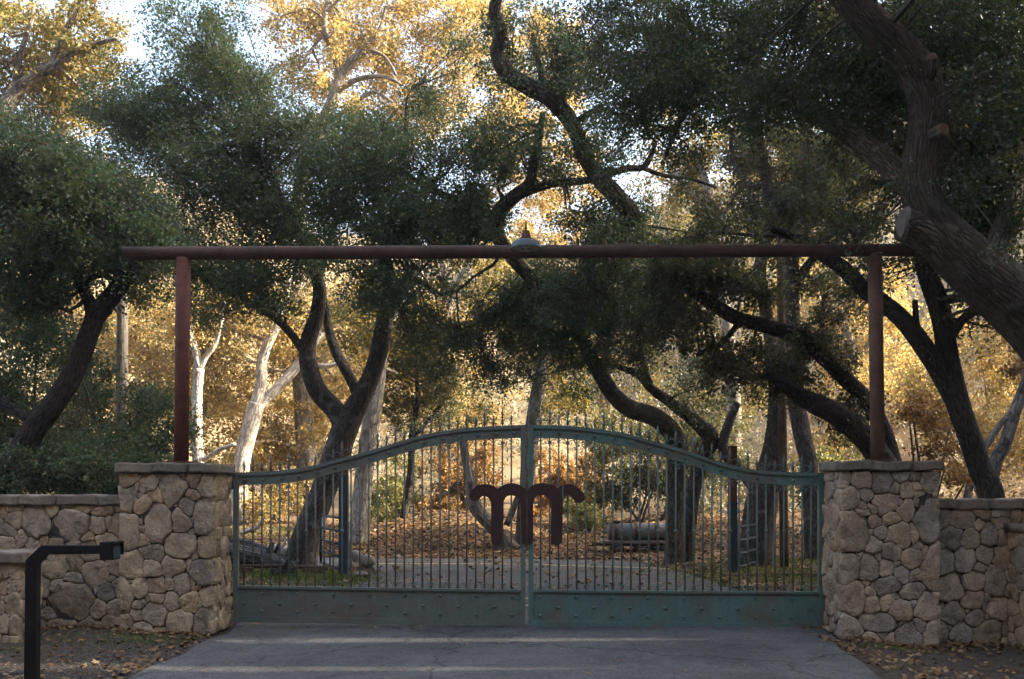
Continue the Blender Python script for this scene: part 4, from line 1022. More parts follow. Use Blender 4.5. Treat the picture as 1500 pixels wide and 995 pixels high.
tree("oak_tree", "slender grey oak trunk standing behind the wooden pole near the teal leaf's hinge", "oak",
  [[(1192,gy(1192,21.5)+3,21.5,14),(1190,760,21.5,13),(1186,690,21.5,13),(1176,640,21.5,13),(1166,590,21.5,12.5),(1162,520,21.5,12),(1160,440,21.5,11),(1159,380,21.5,11),(1156,330,21.5,11),(1172,280,21.5,9),(1179,230,21.5,8),(1180,180,21.5,7),(1186,120,21.5,5)],
   [(1160,430,21.5,8),(1175,400,21.5,7),(1196,372,21.4,6),(1225,330,21.3,4)]],
  [(1190,200,21.6,60,55,1.2,0.5),(1230,250,21.6,55,50,1.2,0.6),(1200,400,21.5,30,30,0.5,0.4)],
  M['oak'], M['leaf_olive'], 13000, 120, 0.42, 0.075, 0.045, tw=0.016, group= "live oaks around the gate")
# --- lower-left shrubs / small oaks
def shrub(name, label, cat, blobs, mat, nleaf, ncl, cr, L, W, group=None, twmat=None, up=0.3):
    b = blobs[0]; base = P(b[0],b[1],b[2])
    g = float(gz(base.x,base.y))
    t = tag(empty(name,(base.x,base.y,g)), label, cat, group)
    cl = crown_clusters(blobs, ncl, 0.1, 0.4)
    gg = gz(cl[:,0],cl[:,1]); cl[:,2] = np.maximum(cl[:,2], gg+0.1)
    foliage("foliage", cl, nleaf, cr, L, W, mat, t, up, 0.0, tri=b[2] > 20)
    st = []
    for k in range(5):
        e_ = cl[R.integers(len(cl))]
        bx = base.x+R.normal()*0.25; by = base.y+R.normal()*0.25
        z0 = float(gz(bx,by))
        lm = [(bx,by,z0-0.05,0.04),(bx*0.6+e_[0]*0.4,by*0.6+e_[1]*0.4,z0*0.5+e_[2]*0.5,0.028),(*e_,0.012)]
        tube(lm,6,3,0.05,k).build("stem", twmat or M['twig'], t, True); st += catmull(lm,3)
    twigs("twigs", cl, st, 0.022, twmat or M['twig'], t, 0.6)
    return t
shrub("oak_shrub","dark green oak scrub filling the space behind the low wall and black keypad post","shrub",[(40,560,15.5,105,95,1.2),(60,660,15.3,110,60,1.0),(-30,640,15.5,80,100,1.0),(30,490,15.8,70,50,1.0,0.8),(100,500,16,50,45,0.9,0.5)],M['leaf_oak'],32000,200,0.34,0.060,0.036)
shrub("oak_shrub","dark green bush between the low wall and the redder rust post","shrub",[(215,630,16.5,60,60,0.9),(160,660,16.3,60,50,0.8),(130,560,16.8,35,50,0.6,0.4)],M['leaf_oak'],15000,110,0.30,0.058,0.034)

shrub("oak_shrub","dark tangled scrub along the foot of the low wall, lowest of the greenery there","shrub",[(110,690,14.2,80,40,0.5),(20,690,14.0,80,45,0.5),(200,690,14.4,60,40,0.5),(-60,680,14,60,50,0.5)],M['leaf_oak'],24000,170,0.26,0.052,0.03)
shrub("oak_shrub","broad shaded bush farther behind, between the grey pole and the keypad post's oak","shrub",[(90,600,18.5,90,80,1.0),(200,620,18.5,70,60,1.0),(150,680,18,100,40,0.9)],M['leaf_olive'],24000,150,0.36,0.06,0.036)

# ------------------------------------------------------------------ poles
def pole(label, px, Yb, top, r_px, mat, name="utility_pole", lean=0):
    z0 = float(gz(X(px,Yb),Yb)); a_ = Vector((X(px,Yb),Yb,z0-0.1)); b2 = P(px+lean,top,Yb)
    t = tag(empty(name,(a_.x,a_.y,z0)), label, "pole")
    r_ = r_px*Yb/F
    tube([(*a_,r_*1.08),(*(a_.lerp(b2,0.5)),r_),(*b2,r_*0.9)],14,3).build("shaft",mat,t,True)
    return t, a_, b2, r_
t,a_,b2,r_ = pole("brown wooden pole standing beside the stout grey oak behind the gate",1149,19.4,345,6.0,M['wood'],"wooden_pole",-6)
t,a_,b2,r_ = pole("weathered grey pole behind the bush next to the redder rust post",177,24,400,8.5,M['greywood'],"wooden_pole",3)

# ------------------------------------------------------------------ sycamores (pale trunks, golden leaves)
GL, GW = 0.115, 0.078
def syc(label, limbs, blobs, nleaf, ncl, leaf='leaf_gold', bark='syc', cr=0.75, L=GL, W=GW, gate=0.45, **kw):
    return tree("sycamore_tree", label, "sycamore", limbs, blobs, M[bark], M[leaf], int(nleaf*1.55), int(ncl*1.2), cr, L, W, "autumn sycamores behind the gate", 0.05, 4, 10, 0.05, M['twig_pale'], gate, 0.15, 0.25, tri=True, **kw)
syc("white sunlit sycamore with a split leaning trunk above the dull gate leaf's end",
  [[(352,gy(352,31),31,14),(350,720,31,13),(356,670,31,12),(368,620,31,12),(376,590,31,12)],
   [(374,595,31,9),(383,560,31,8.5),(384,530,31,8),(392,505,31,7.5),(404,480,31,6.5),(420,430,31,4.5),(430,350,31,3),(425,270,31,1.4)],
   [(374,600,31,8.5),(395,580,31.2,8),(420,555,31.4,7.5),(442,528,31.6,7),(470,490,31.8,5),(500,440,32,3.4),(535,370,32,1.5)],
   [(442,530,31.6,4),(475,537,31.5,4),(505,528,31.4,2.4),(540,505,31.3,1.2)]],
  [(350,470,32,80,60,2.0),(430,480,33,70,60,2.0),(320,560,33.5,60,70,1.8),(440,610,34,60,60,1.8),(500,560,34,50,70,1.8)],17000,150)
syc("slim white sunlit sycamore beside the redder rust post",
  [[(293,gy(293,29.5),29.5,9),(291,690,29.5,8.5),(288,640,29.5,8),(289,580,29.5,7.5),(292,540,29.5,7.5)],
   [(292,542,29.5,6),(287,515,29.5,5.5),(280,490,29.5,4.5),(274,440,29.5,3),(268,380,29.5,1.4)],
   [(292,542,29.5,5),(302,522,29.5,4.5),(315,505,29.5,3.5),(325,470,29.5,2.4),(332,410,29.5,1.2)],
   [(298,675,29.5,3.5),(320,660,29.4,3.2),(345,650,29.3,2.5)]],
  [(290,450,30.5,70,50,1.8),(250,540,32,60,70,1.8),(330,620,33,55,60,1.6,0.7),(200,480,33,60,60,1.8)],12000,110)
syc("mottled grey and white sycamore trunk behind the forked oak",
  [[(526,gy(526,24.3)+4,24.3,17),(527,770,24.3,15),(531,720,24.3,14),(538,660,24.3,13.5),(546,600,24.3,12.5),(553,550,24.3,12),(560,500,24.3,10),(566,420,24.3,8),(570,330,24.4,6)],
   [(558,505,24.3,6),(585,450,24.5,5),(620,400,24.8,4)]],
  [(560,470,26,80,50,1.6,0.5),(620,520,27,70,55,1.6,0.5)],7000,60,leaf='leaf_syc',bark='syc_mott')
syc("grey sycamore behind the gate's middle with a pale limb leaning away from its foot",
  [[(767,gy(767,23.4)+4,23.4,16),(768,770,23.4,13),(772,710,23.4,11.5),(777,650,23.4,11.5),(785,590,23.4,11),(793,540,23.4,10),(800,480,23.4,8),(805,400,23.4,6)],
   [(752,gy(752,23.2)+2,23.2,13),(738,788,23.2,11),(716,766,23.2,10),(698,745,23.2,10.5),(690,715,23.2,9),(684,680,23.2,7),(676,640,23.3,5)],
   [(742,770,23.3,5),(752,745,23.3,5),(760,725,23.3,4.5)]],
  [(790,470,25,60,60,1.5,0.5),(740,420,26,50,60,1.5,0.6),(830,560,26,50,50,1.5,0.4)],5000,60,leaf='leaf_syc',bark='syc_dark')
syc("tall golden sycamore with forking grey limbs high above the beam",
  [[(455,gy(455,33),33,16),(440,500,33,13),(435,330,33,11),(455,220,33,10),(480,165,33,9),(495,125,33,8),(498,110,33,8)],
   [(498,112,33,6),(488,75,33,5),(475,40,33,4.5),(480,0,33,3)],
   [(498,114,33,6.5),(515,90,33,5.5),(540,65,33,4.5),(558,40,33,3.5),(565,10,33,2.5)],
   [(512,95,33,3.5),(540,75,32.8,3),(565,85,32.6,2.5),(580,110,32.5,2)],
   [(490,140,33,4.5),(520,118,32.8,4),(560,112,32.6,3),(590,125,32.5,2)],
   [(470,185,33,4),(510,160,32.8,3.5),(545,135,32.6,3),(575,150,32.5,2)]],
  [(480,30,34,100,55,2.4),(570,40,34.5,100,60,2.4),(640,110,35,75,70,2.2),(520,110,34,80,55,2.0),(440,90,34.5,50,55,1.8,0.7),(680,30,35.5,80,60,2.4),(600,170,34.5,70,45,2.0),(690,180,35.5,45,40,1.6,0.7),(430,-20,35,120,40,2.4),(620,-30,36,140,40,2.4),(560,175,34,60,40,1.6,0.8),(500,190,33.6,60,35,1.4,0.6)],30000,260,leaf='leaf_gold',bark='syc_grey')  # grey bark colour carries the shade on these limbs
syc("green and gold sycamore with a bent limb against the pale sky, above the keypad post",
  [[(-120,gy(-120,25),25,22),(-90,500,25,18),(-50,280,25,15),(-10,180,25,12),(22,138,25,10),(50,112,25,9),(78,96,25,8)],
   [(76,98,25,6.5),(100,80,25,5.5),(125,72,25,4.5),(150,62,25,3.5),(172,56,25,2)],
   [(76,97,25,6),(86,68,25,5.5),(96,50,25,5),(104,30,25,4),(118,12,25,2.5)],
   [(20,140,25,5),(30,80,25,4),(50,20,25,3)]],
  [(30,40,25.6,80,70,1.8,0.9),(110,50,25.6,60,50,1.6,0.7),(60,120,26,70,45,1.6,0.5),(150,80,26,35,35,1.2,0.5),(130,150,27,60,50,1.6,0.5),(90,180,27,70,50,1.6,0.6),(0,130,26.5,60,50,1.6)],15000,150,leaf='leaf_syc',bark='syc_dark',cr=0.6,L=0.105,W=0.07,gate=0.6)  # darker bark colour stands in for shade on the bent limb
syc("broad golden sycamore behind the middle of the gate",
  [[(655,gy(655,38),38,11),(650,650,38,10),(640,560,38,9),(650,470,38,8),(690,380,38,6),(720,300,38,5)],[(645,570,38,6),(600,500,38,5),(570,430,38,4)],[(652,460,38,5),(650,400,38,4),(630,330,38,3)]],
  [(560,540,39,70,80,2.4),(640,560,39,70,80,2.4),(600,460,39,80,60,2.4),(700,440,40,70,70,2.6),(740,350,40,60,50,2.4),(680,610,38,70,40,2.0),(740,250,40,60,60,2.4),(800,340,41,60,60,2.4),(680,340,40,60,50,2.0),(780,160,41,70,90,2.4,1.0),(750,60,41,80,70,2.4,1.0),(730,160,41,50,60,2.4),(830,250,41,60,50,2.4),(820,80,42,60,70,2.4)],50000,400,bark='syc_grey')
syc("pale gold sycamore glowing behind the brown rust post",
  [[(1262,gy(1262,37),37,10),(1258,600,37,9),(1250,530,37,8),(1235,460,37,6),(1225,390,37,5)],[(1252,540,37,5),(1285,480,37,4),(1310,420,37,3)],[(1250,530,37,4),(1200,500,37,3)]],
  [(1240,450,38,70,60,2.4),(1290,520,39,65,60,2.4),(1220,560,38,60,60,2.2),(1290,430,39,50,50,2.2),(1330,590,39,60,60,2.0,0.7),(1180,440,38,50,60,2.0,0.7),(1230,640,38,60,30,1.5)],20000,170,bark='syc_grey')
syc("gold and green sycamore seen between the oaks above the beam's end",
  [[(1070,gy(1070,32),32,12),(1075,600,32,11),(1065,480,32,9),(1050,380,32,8),(1040,300,32,7),(1020,220,32,5)],[(1045,330,32,5),(1090,270,32,4),(1120,210,32,3)],[(1042,310,32,5),(1000,270,32,4),(970,220,32,3)]],
  [(1010,290,34,45,35,1.6,1.2),(1050,230,33,70,45,2.0,0.8),(1130,240,33,80,55,2.0),(1220,270,33.5,80,55,2.2),(1190,330,33,80,35,2.0),(1060,310,33.5,50,25,1.6,0.5),(980,230,34,60,50,1.8,0.6),(1010,600,34,70,60,2.0,0.7),(1090,560,34,70,60,2.0,0.6),(950,640,34,70,50,2.0,0.6)],19000,190,leaf='leaf_syc',bark='syc_grey')
syc("gold sycamore in the sun left of the grey pole",
  [[(120,gy(120,34),34,10),(118,620,34,9),(125,540,34,8),(110,470,34,6),(90,400,34,5)],[(122,550,34,5),(160,500,34,4),(200,460,34,3)]],
  [(110,480,35,65,55,2.0),(190,500,35,75,60,2.0),(230,580,35,65,60,2.0),(130,580,35,60,50,1.8),(50,450,36,60,50,2.0),(240,440,36,60,40,2.0)],16000,140,bark='syc_grey')
syc("amber sycamore farther up the slope behind the twisted oak",
  [[(880,gy(880,42),42,10),(885,620,42,9),(890,520,42,8),(880,420,42,6),(870,320,42,5)],[(888,530,42,5),(930,470,42,4),(960,420,42,3)]],
  [(880,420,43,90,80,2.8),(960,380,43,80,70,2.8),(900,540,43,90,70,2.8),(820,520,43,70,70,2.6),(1000,480,43,80,70,2.6),(1100,470,43,80,70,2.6),(840,300,44,70,60,2.6,0.8),(1000,290,45,80,60,2.6),(1080,380,44,80,60,2.6),(1180,380,45,80,70,2.6),(1000,200,46,70,50,2.4,0.6)],30000,260,leaf='leaf_syc',bark='syc_grey')
syc("amber sycamore half hidden on the slope behind the forked oak",
  [[(470,gy(470,44),44,9),(468,600,44,8),(475,520,44,7),(490,450,44,5)],[(472,540,44,5),(430,480,44,4)]],
  [(480,560,45,80,90,2.8),(400,560,45,80,90,2.8),(540,470,45,80,80,2.8),(320,500,45,80,80,2.8),(240,520,46,80,80,2.8),(450,450,46,90,60,2.8)],17000,150,bark='syc_grey')

tree("oak_tree", "thin dark young oak on the leaf mound between the yellow-green and orange-brown bushes", "oak",
  [[(591,gy(591,26.5),26.5,6),(594,740,26.5,5.5),(602,690,26.5,5.2),(603,640,26.5,4.6),(612,580,26.5,3.6),(606,520,26.5,2)],[(603,645,26.5,3.4),(640,600,26.4,2.8),(668,560,26.3,1.8)]],
  [(610,580,26.5,65,50,1.2,0.6),(665,590,26.4,60,50,1.2,0.5),(560,610,26.5,40,40,1.0,0.4),(640,520,26.5,60,40,1.2,0.6)],M['oak_dark'],M['leaf_olive'],12000,120,0.4,0.085,0.05,"live oaks around the gate",tw=0.018,tri=True)
# ------------------------------------------------------------------ bushes behind the gate
BG_ = "bushes on the leafy bank"
shrub("bush","orange-brown bush on the leaf mound left of the rusty emblem","bush",[(660,710,30,55,50,1.2),(700,680,30.5,40,40,1.0),(640,745,29.5,40,25,0.8)],M['leaf_orange'],9000,80,0.4,0.11,0.07,BG_)
shrub("bush","yellow-green bush between the mottled sycamore and the leaf mound","bush",[(585,720,29.5,32,50,1.0),(560,750,29,25,35,0.8)],M['leaf_shrub'],6500,60,0.36,0.10,0.06,BG_)
shrub("bush","amber bush glimpsed between the horns of the rusty emblem and the tank","bush",[(825,690,31,50,50,1.2),(870,705,31.5,40,40,1.0),(790,720,30.5,35,40,0.8)],M['leaf_orange'],9000,80,0.42,0.11,0.07,BG_)
shrub("bush","dark shaded bush directly behind the tank trailer","bush",[(930,690,28,65,60,1.2),(1000,700,28,55,60,1.2),(1050,690,28.5,50,60,1.2),(900,730,28,45,35,0.9),(950,640,28.5,80,45,1.2,0.9),(1040,640,28.5,60,45,1.2,0.9),(880,650,28.5,50,40,1.0,0.7)],M['leaf_olive'],27000,180,0.42,0.09,0.055,BG_)
shrub("bush","pale green weedy bush at the end of the tank trailer","bush",[(865,755,26.5,28,18,0.6),(845,745,27,20,22,0.5)],M['leaf_shrub'],3500,36,0.26,0.09,0.04,BG_)
shrub("bush","golden sunlit bush at the foot of the white sycamores","bush",[(400,680,33,60,60,1.4),(330,690,33,45,50,1.2),(440,730,32,40,30,1.0),(380,745,31,45,22,0.9)],M['leaf_gold'],12000,100,0.5,0.12,0.08,BG_)
shrub("bush","yellow-green bush glowing under the brown rust post","bush",[(1225,680,30,55,40,1.2),(1190,720,29,40,40,1.0),(1250,720,29,50,40,1.0)],M['leaf_shrub'],9000,80,0.42,0.11,0.07,BG_)
shrub("bush","spreading golden brush on the slope past the leaning oak, above the shadowed low wall","bush",[(1470,560,25,80,70,2.0),(1420,500,26,70,50,2.0),(1390,590,25,50,60,1.5),(1500,650,24,60,50,1.5),(1440,640,24,50,40,1.2),(1330,560,26,45,60,1.5,0.7)],M['leaf_gold'],19000,150,0.6,0.09,0.06,BG_,M['twig_pale'])
shrub("bush","dry brown bush between the taller pillar and the leaning oak","bush",[(1370,640,19,35,50,0.8),(1340,610,19.5,30,40,0.7),(1400,700,18,40,25,0.6,0.6)],M['leaf_orange'],3200,55,0.30,0.08,0.05,BG_)
tree("sycamore_tree","bare grey sycamore leaning on the slope beside the leaning oak","sycamore",
  [[(1440,gy(1440,20),20,10),(1455,690,20,9.5),(1472,650,20,9),(1488,600,20,8),(1510,540,20,7)],[(1400,gy(1400,20),20,6),(1425,690,20,5.5),(1450,645,20,5),(1475,610,20,4),(1500,590,20,3)]],
  [(1520,520,20.5,50,40,0.8)],M['syc_dark'],M['leaf_orange'],1500,20,0.36,0.1,0.065,"autumn sycamores behind the gate",twmat=M['twig_pale'])

# far hillside brush: one uncountable mass
n = 1500
bx = R.uniform(-48,52,n); by = R.uniform(44,105,n)
keep = np.abs(bx) < by*0.62
bx, by = bx[keep], by[keep]
cl = np.stack([bx,by,gz(bx,by)+R.uniform(0.2,1.6,len(bx))],-1)
foliage("brush", cl, 95000, 1.5, 0.24, 0.15, M['leaf_dry'], None, 0.2, 0.0, 8, tri=True)
bpy.data.objects["brush"]["label"] = "dry brush covering the far hillside"
# brush on the near right slope and the bank
n = 900
bx = R.uniform(5.5,38,n); by = R.uniform(23,64,n)
cl = np.stack([bx,by,gz(bx,by)+R.uniform(0.1,0.6,n)],-1)
o = foliage("undergrowth", cl, 65000, 0.9, 0.13, 0.08, M['leaf_dry'], None, 0.2, 0.0, 7, tri=True)

# ------------------------------------------------------------------ leaf litter, grass
def litter(name, pts, L, W, mat):
    n = len(pts)
    a_ = R.uniform(0,2*math.pi,n)
    D_ = np.stack([np.cos(a_),np.sin(a_),R.normal(size=n)*0.25],-1)
    V = leaf_quads(pts, D_, L, W, 1.3, 0.25)
    o = link(name, fast_mesh(name, V, 4, mat)); tag(o, kind='stuff'); return o
def on_ground(x, y, lift=0.02): return np.stack([x,y,gz(x,y)+lift+R.uniform(0,0.03,len(x))],-1)
n = 42000
x = R.uniform(-16,16,n); y = 21.6+R.exponential(3.6,n)
k = (y < 34) & ((y > 22.2) | (x > -3) | (x < -30)) & (y > 21.4-0.12*(x-0.5)*(x>0.5)*0)
p1 = on_ground(x[k], y[k])
x = R.uniform(2.4,11,9000); y = R.uniform(15,22,9000)
k = x > np.interp(y,[15,17.3,18.8,19.9,21.2],[3.4,3.3,3.1,2.7,2.6])+R.exponential(0.25,9000)
p2 = on_ground(x[k],y[k])
x = R.uniform(-12,-2.3,7500); y = R.uniform(13.5,19.6,7500)
k = (x < -2.75-R.exponential(0.3,7500))
p3 = on_ground(x[k],y[k])
x = np.concatenate([R.uniform(-7,-3.25,900),R.uniform(3.5,7.5,1500),-3.15-R.exponential(0.25,500),3.2+R.exponential(0.22,600)]); y = R.uniform(6.5,13.5,3500)
p4 = on_ground(x,y,0.01)
x = R.uniform(-2.9,3.2,420)*1.0; y = R.uniform(13,21,420)
x = np.concatenate([R.uniform(-7.5,-3.2,420),R.uniform(3.45,6.8,480)]); y = np.where(x<-4.15, 10.68, 10.46)-R.exponential(0.09,900)
p6 = on_ground(x,y,0.01)
x = R.uniform(-2.9,3.2,420)*1.0; y = R.uniform(13,21,420)
p5 = on_ground(x,y,0.035)
litter("leaf_litter", np.concatenate([p1,p2,p3,p5]), 0.125, 0.085, M['litter'])
litter("leaf_litter", np.concatenate([p4,p6]), 0.065, 0.045, M['litter'])
def grass(name, x, y, h, wd):
    n = len(x)
    p_ = np.stack([x,y,gz(x,y)],-1)
    a_ = R.uniform(0,6.28,n); lean = R.normal(size=(n,2))*0.35
    V = np.empty((n,3,3)); hh = h*R.uniform(0.5,1.3,n)
    V[:,0] = p_+np.stack([np.cos(a_)*wd,np.sin(a_)*wd,0*a_],-1)
    V[:,1] = p_-np.stack([np.cos(a_)*wd,np.sin(a_)*wd,0*a_],-1)
    V[:,2] = p_+np.stack([lean[:,0]*hh,lean[:,1]*hh,hh],-1)
    o = link(name, fast_mesh(name, V.reshape(-1,3), 3, M['grass'])); tag(o, kind='stuff'); return o
def patch(cx,cy,rx,ry,n):
    return cx+R.normal(size=n)*rx, cy+R.normal(size=n)*ry
gx, gyv = [], []
for c in ((-3.9,17.6,0.45,0.35,5000),(-3.3,16.6,0.5,0.5,3500),(4.6,18.5,0.9,0.9,3000),(6.6,20.6,1.3,0.6,6000),(5.2,16.6,1.0,0.8,3500),(-7.4,28,1.6,1.2,3000),(-5,22.5,0.8,0.3,1200)):
    a_,b2 = patch(*c); gx.append(a_); gyv.append(b2)
grass("grass", np.concatenate(gx), np.concatenate(gyv), 0.09, 0.008)
a_,b2 = patch(-3.65,10.15,0.30,0.22,2600); c2,d2 = patch(3.9,10.1,0.25,0.08,900)
c3,d3 = patch(-4.3,9.6,0.6,0.35,1000)
xx, yy = np.concatenate([a_,c2,c3]), np.concatenate([b2,d2,d3])
k = ((xx < -3.2)|(xx > 3.45)) & ~((xx > -4.2)&(xx < -3.1)&(yy > 10.45)) & ~((xx > 3.4)&(yy > 10.4))
grass("moss", xx[k], yy[k], 0.018, 0.005)
# gravel on the shoulder
n = 9000
gx_ = np.concatenate([R.normal(-3.5,0.45,n//2), R.uniform(-6,-3.2,n//4), R.uniform(3.3,6.5,n//4)]); gy_ = R.uniform(6.6,10.4,len(gx_))
sz = R.uniform(0.004,0.014,len(gx_))
c4 = np.stack([gx_,gy_,gz(gx_,gy_)+0.004],-1)
an = R.uniform(0,6.28,len(gx_))
tet = []
for j,(ct,st_) in enumerate(((0,0),(2.1,0),(4.2,0))):
    tet.append(c4+np.stack([np.cos(an+ct)*sz,np.sin(an+ct)*sz,0*sz],-1))
top_ = c4+np.stack([0*sz,0*sz,sz*R.uniform(0.6,1.1,len(sz))],-1)
V = np.stack([tet[0],tet[1],top_,tet[1],tet[2],top_,tet[2],tet[0],top_],1).reshape(-1,3)
M['gravel'] = mat_simple("gravel", [(0.3,(0.07,0.065,0.058)),(0.7,(0.17,0.155,0.135))], 40, 0.9, 0.001)
tag(link("gravel", fast_mesh("gravel", V, 3, M['gravel'])), kind='stuff')

# single fallen leaves on the asphalt: parts of the driveway
def leaf_mesh(kind, mat):
    """five-lobed curled sycamore leaf, about 1 m wide before scaling"""
    pts = [(0,-0.55),(0.12,-0.30),(0.45,-0.38),(0.30,-0.08),(0.55,0.12),(0.22,0.16),(0.18,0.34),(0,0.58),(-0.18,0.34),(-0.22,0.16),(-0.55,0.12),(-0.30,-0.08),(-0.45,-0.38),(-0.12,-0.30)]
    v = [(0,0,0.05*kind)]; rr = random.Random(kind)
    for (a_,b2) in pts:
        d = math.hypot(a_,b2); v.append((a_,b2,(0.16+0.1*kind)*d*d+rr.uniform(-0.05,0.10)))
    f = [(0,1+k,1+(k+1)%14) for k in range(14)]
    return mesh("leaf", v, f, mat)
M['leaf_pale'] = mat_simple("pale_dry_leaf", [(0.3,(0.24,0.17,0.10)),(0.7,(0.40,0.30,0.18))], 20, 0.8, 0.002)
M['leaf_brown'] = mat_simple("brown_dry_leaf", [(0.3,(0.10,0.058,0.03)),(0.7,(0.19,0.115,0.06))], 20, 0.8, 0.002)
M['leaf_yel'] = mat_simple("yellow_dry_leaf", [(0.3,(0.28,0.16,0.045)),(0.7,(0.42,0.27,0.09))], 20, 0.8, 0.002)
lm_ = [leaf_mesh(k, M[c]) for k in range(3) for c in ('leaf_pale','leaf_brown','leaf_yel')]
def fallen(parent, px, py, size_px, which):
    Yq = F*CH/(py-HZ)
    for _ in range(3):
        xq = X(px,Yq); Yq = F*(CH-float(gz(xq,Yq))-0.02)/(py-HZ)
    xq = X(px,Yq)
    o = bpy.data.objects.new("leaf", lm_[which]); C.objects.link(o)
    o.parent = parent
    s_ = size_px*Yq/F
    o.location = (xq,Yq,float(gz(xq,Yq))+0.03); o.scale = (s_,s_,s_)
    o.rotation_euler = (random.uniform(-0.35,0.35),random.uniform(-0.35,0.35),random.uniform(0,6.28))
ground = bpy.data.objects["ground"]
for (px,py,sz_) in ((375,916,9),(432,922,9),(378,934,7),(345,955,8),(362,960,6),(550,921,7),(582,932,6),(668,920,7),(700,925,6),(756,930,8),(905,970,8),(1095,935,9),(1120,946,7),(1015,921,6),(830,922,5),(900,921,5),(1130,921,6),(940,955,5),(610,944,5),(480,950,6),(395,948,5),(560,978,6),(700,985,5),(1180,925,6),(1040,960,5),(860,988,6),(1000,985,6),(440,984,6),(340,975,7),(300,985,8)):
    fallen(drive, px, py, sz_, random.randrange(9))
for (px,py,sz_) in ((40,945,10),(30,952,9),(66,930,8),(75,958,9),(118,939,8),(150,938,7),(170,942,9),(190,952,8),(210,930,9),(88,968,11),(140,972,13),(105,978,10),(190,975,14),(185,985,16),(120,990,9),(20,985,12),(8,990,10),(160,985,10),(230,940,6),(250,950,6),(215,968,7),(240,972,6),(290,938,9),(300,932,6),(1280,968,6),(1330,966,7),(1345,972,6),(1400,970,7),(1450,960,8),(1430,978,8),(1480,970,9),(1385,985,8),(1300,985,7),(1250,955,6),(1465,985,8),(1350,990,7),(80,925,7),(130,922,6),(55,970,8)):
    fallen(ground, px, py, sz_, random.randrange(9))
for i in range(150):
    px = random.uniform(330,1260); py = 919+76*random.random()**1.6
    fallen(drive, px, py, random.uniform(2,4.5), random.randrange(9))

# ------------------------------------------------------------------ things behind the gate
def steel_post(label, px, Yb, top, mid, hw_px):
    t = tag(empty("steel_post", (X(px,Yb),Yb,0)), label, "post")
    h = hw_px*Yb/F; x = X(px,Yb); z0 = float(gz(x,Yb))-0.05
    MB().box(x-h,x+h,Yb-h,Yb+h,z0,Zp(mid,Yb)).build("painted_base", M['blue'], t)
    MB().box(x-h*0.94,x+h*0.94,Yb-h*0.94,Yb+h*0.94,Zp(mid,Yb),Zp(top,Yb)).build("rusty_upper", M['rust_red'], t)
    MB().box(x-h*1.05,x+h*1.05,Yb-h*1.05,Yb+h*1.05,Zp(top,Yb),Zp(top,Yb)+0.02).build("cap", M['rust_red'], t)
    return t
steel_post("blue-grey square steel post with a rusty upper part beside the open tube gate and boulders",503.5,17.4,650,694,6.4)
steel_post("blue-grey square steel post with a rusty upper part right of the tank trailer",1073,18.0,655,735,6.0)
def tube_gate(label, px0, y0, px1, y1, rows, Y0, Y1, sign=None, gm=None):
    a_, b2 = P(px0,rows[0],Y0), P(px1,rows[0],Y1)
    t = tag(empty("tube_gate", (b2.x,b2.y,0.2)), label, "gate")
    ptsA = [P(px0,y,Y0) for y in rows]; ptsB = [P(px1,HZ+(y-HZ)*Y0/Y1,Y1) for y in rows]
    for p_,q in zip(ptsA,ptsB): tube([(*p_,0.022),(*q,0.022)],8,1).build("rail", gm, t, True)
    for pp in (ptsA,ptsB): tube([(pp[0].x,pp[0].y,pp[0].z+0.02,0.025),(pp[-1].x,pp[-1].y,pp[-1].z-0.02,0.025)],8,1).build("upright", gm, t, True)
    mA = [(p_+q)/2 for p_,q in zip(ptsA,ptsB)]
    tube([(*mA[1],0.014),(*mA[-1],0.014)],6,1).build("brace", gm, t, True)
    if sign:
        s0, s1 = P(sign[0],sign[1],Y0-0.05), P(sign[2],sign[3],Y0-0.05)
        MB().box(s0.x,s1.x,Y0-0.06,Y0-0.05,s1.z,s0.z).build("sign_plate", M['white'], t)
    return t
tube_gate("tube gate with a small white plate, open at the forked oak's foot",470,755,498,757,[755,773,790,807,824],19.2,17.6,(472,757,477.5,771),M['blue'])
tube_gate("galvanised tube gate standing open in front of the stout grey oak",1107,770,1079,770,[768,787,805,823],19.6,18.1,None,M['blue'])

def pipe_rail(label, pts, r_, mat):
    w_ = [P(*q) for q in pts]
    t = tag(empty("pipe_rail", w_[0]), label, "rail")
    tube([(*q,r_) for q in w_],8,1).build("rail", mat, t, True)
    for q in (w_[0].lerp(w_[-1],0.15), w_[0].lerp(w_[-1],0.85)):
        MB().box(q.x-0.18,q.x+0.18,q.y-0.06,q.y+0.06,float(gz(q.x,q.y))-0.03,q.z-r_*0.3).build("foot_block", M['wood'], t)
pipe_rail("rusty pipe rail lying low in front of the fallen logs",[(335,830,17.6),(410,829,17.8),(480,833,17.6)],0.035,M['rust'])
pipe_rail("rusty pipe rail lying low beside the second steel post",[(1062,845,17.4),(1130,842,17.3),(1212,842,17.0)],0.035,M['wood'])

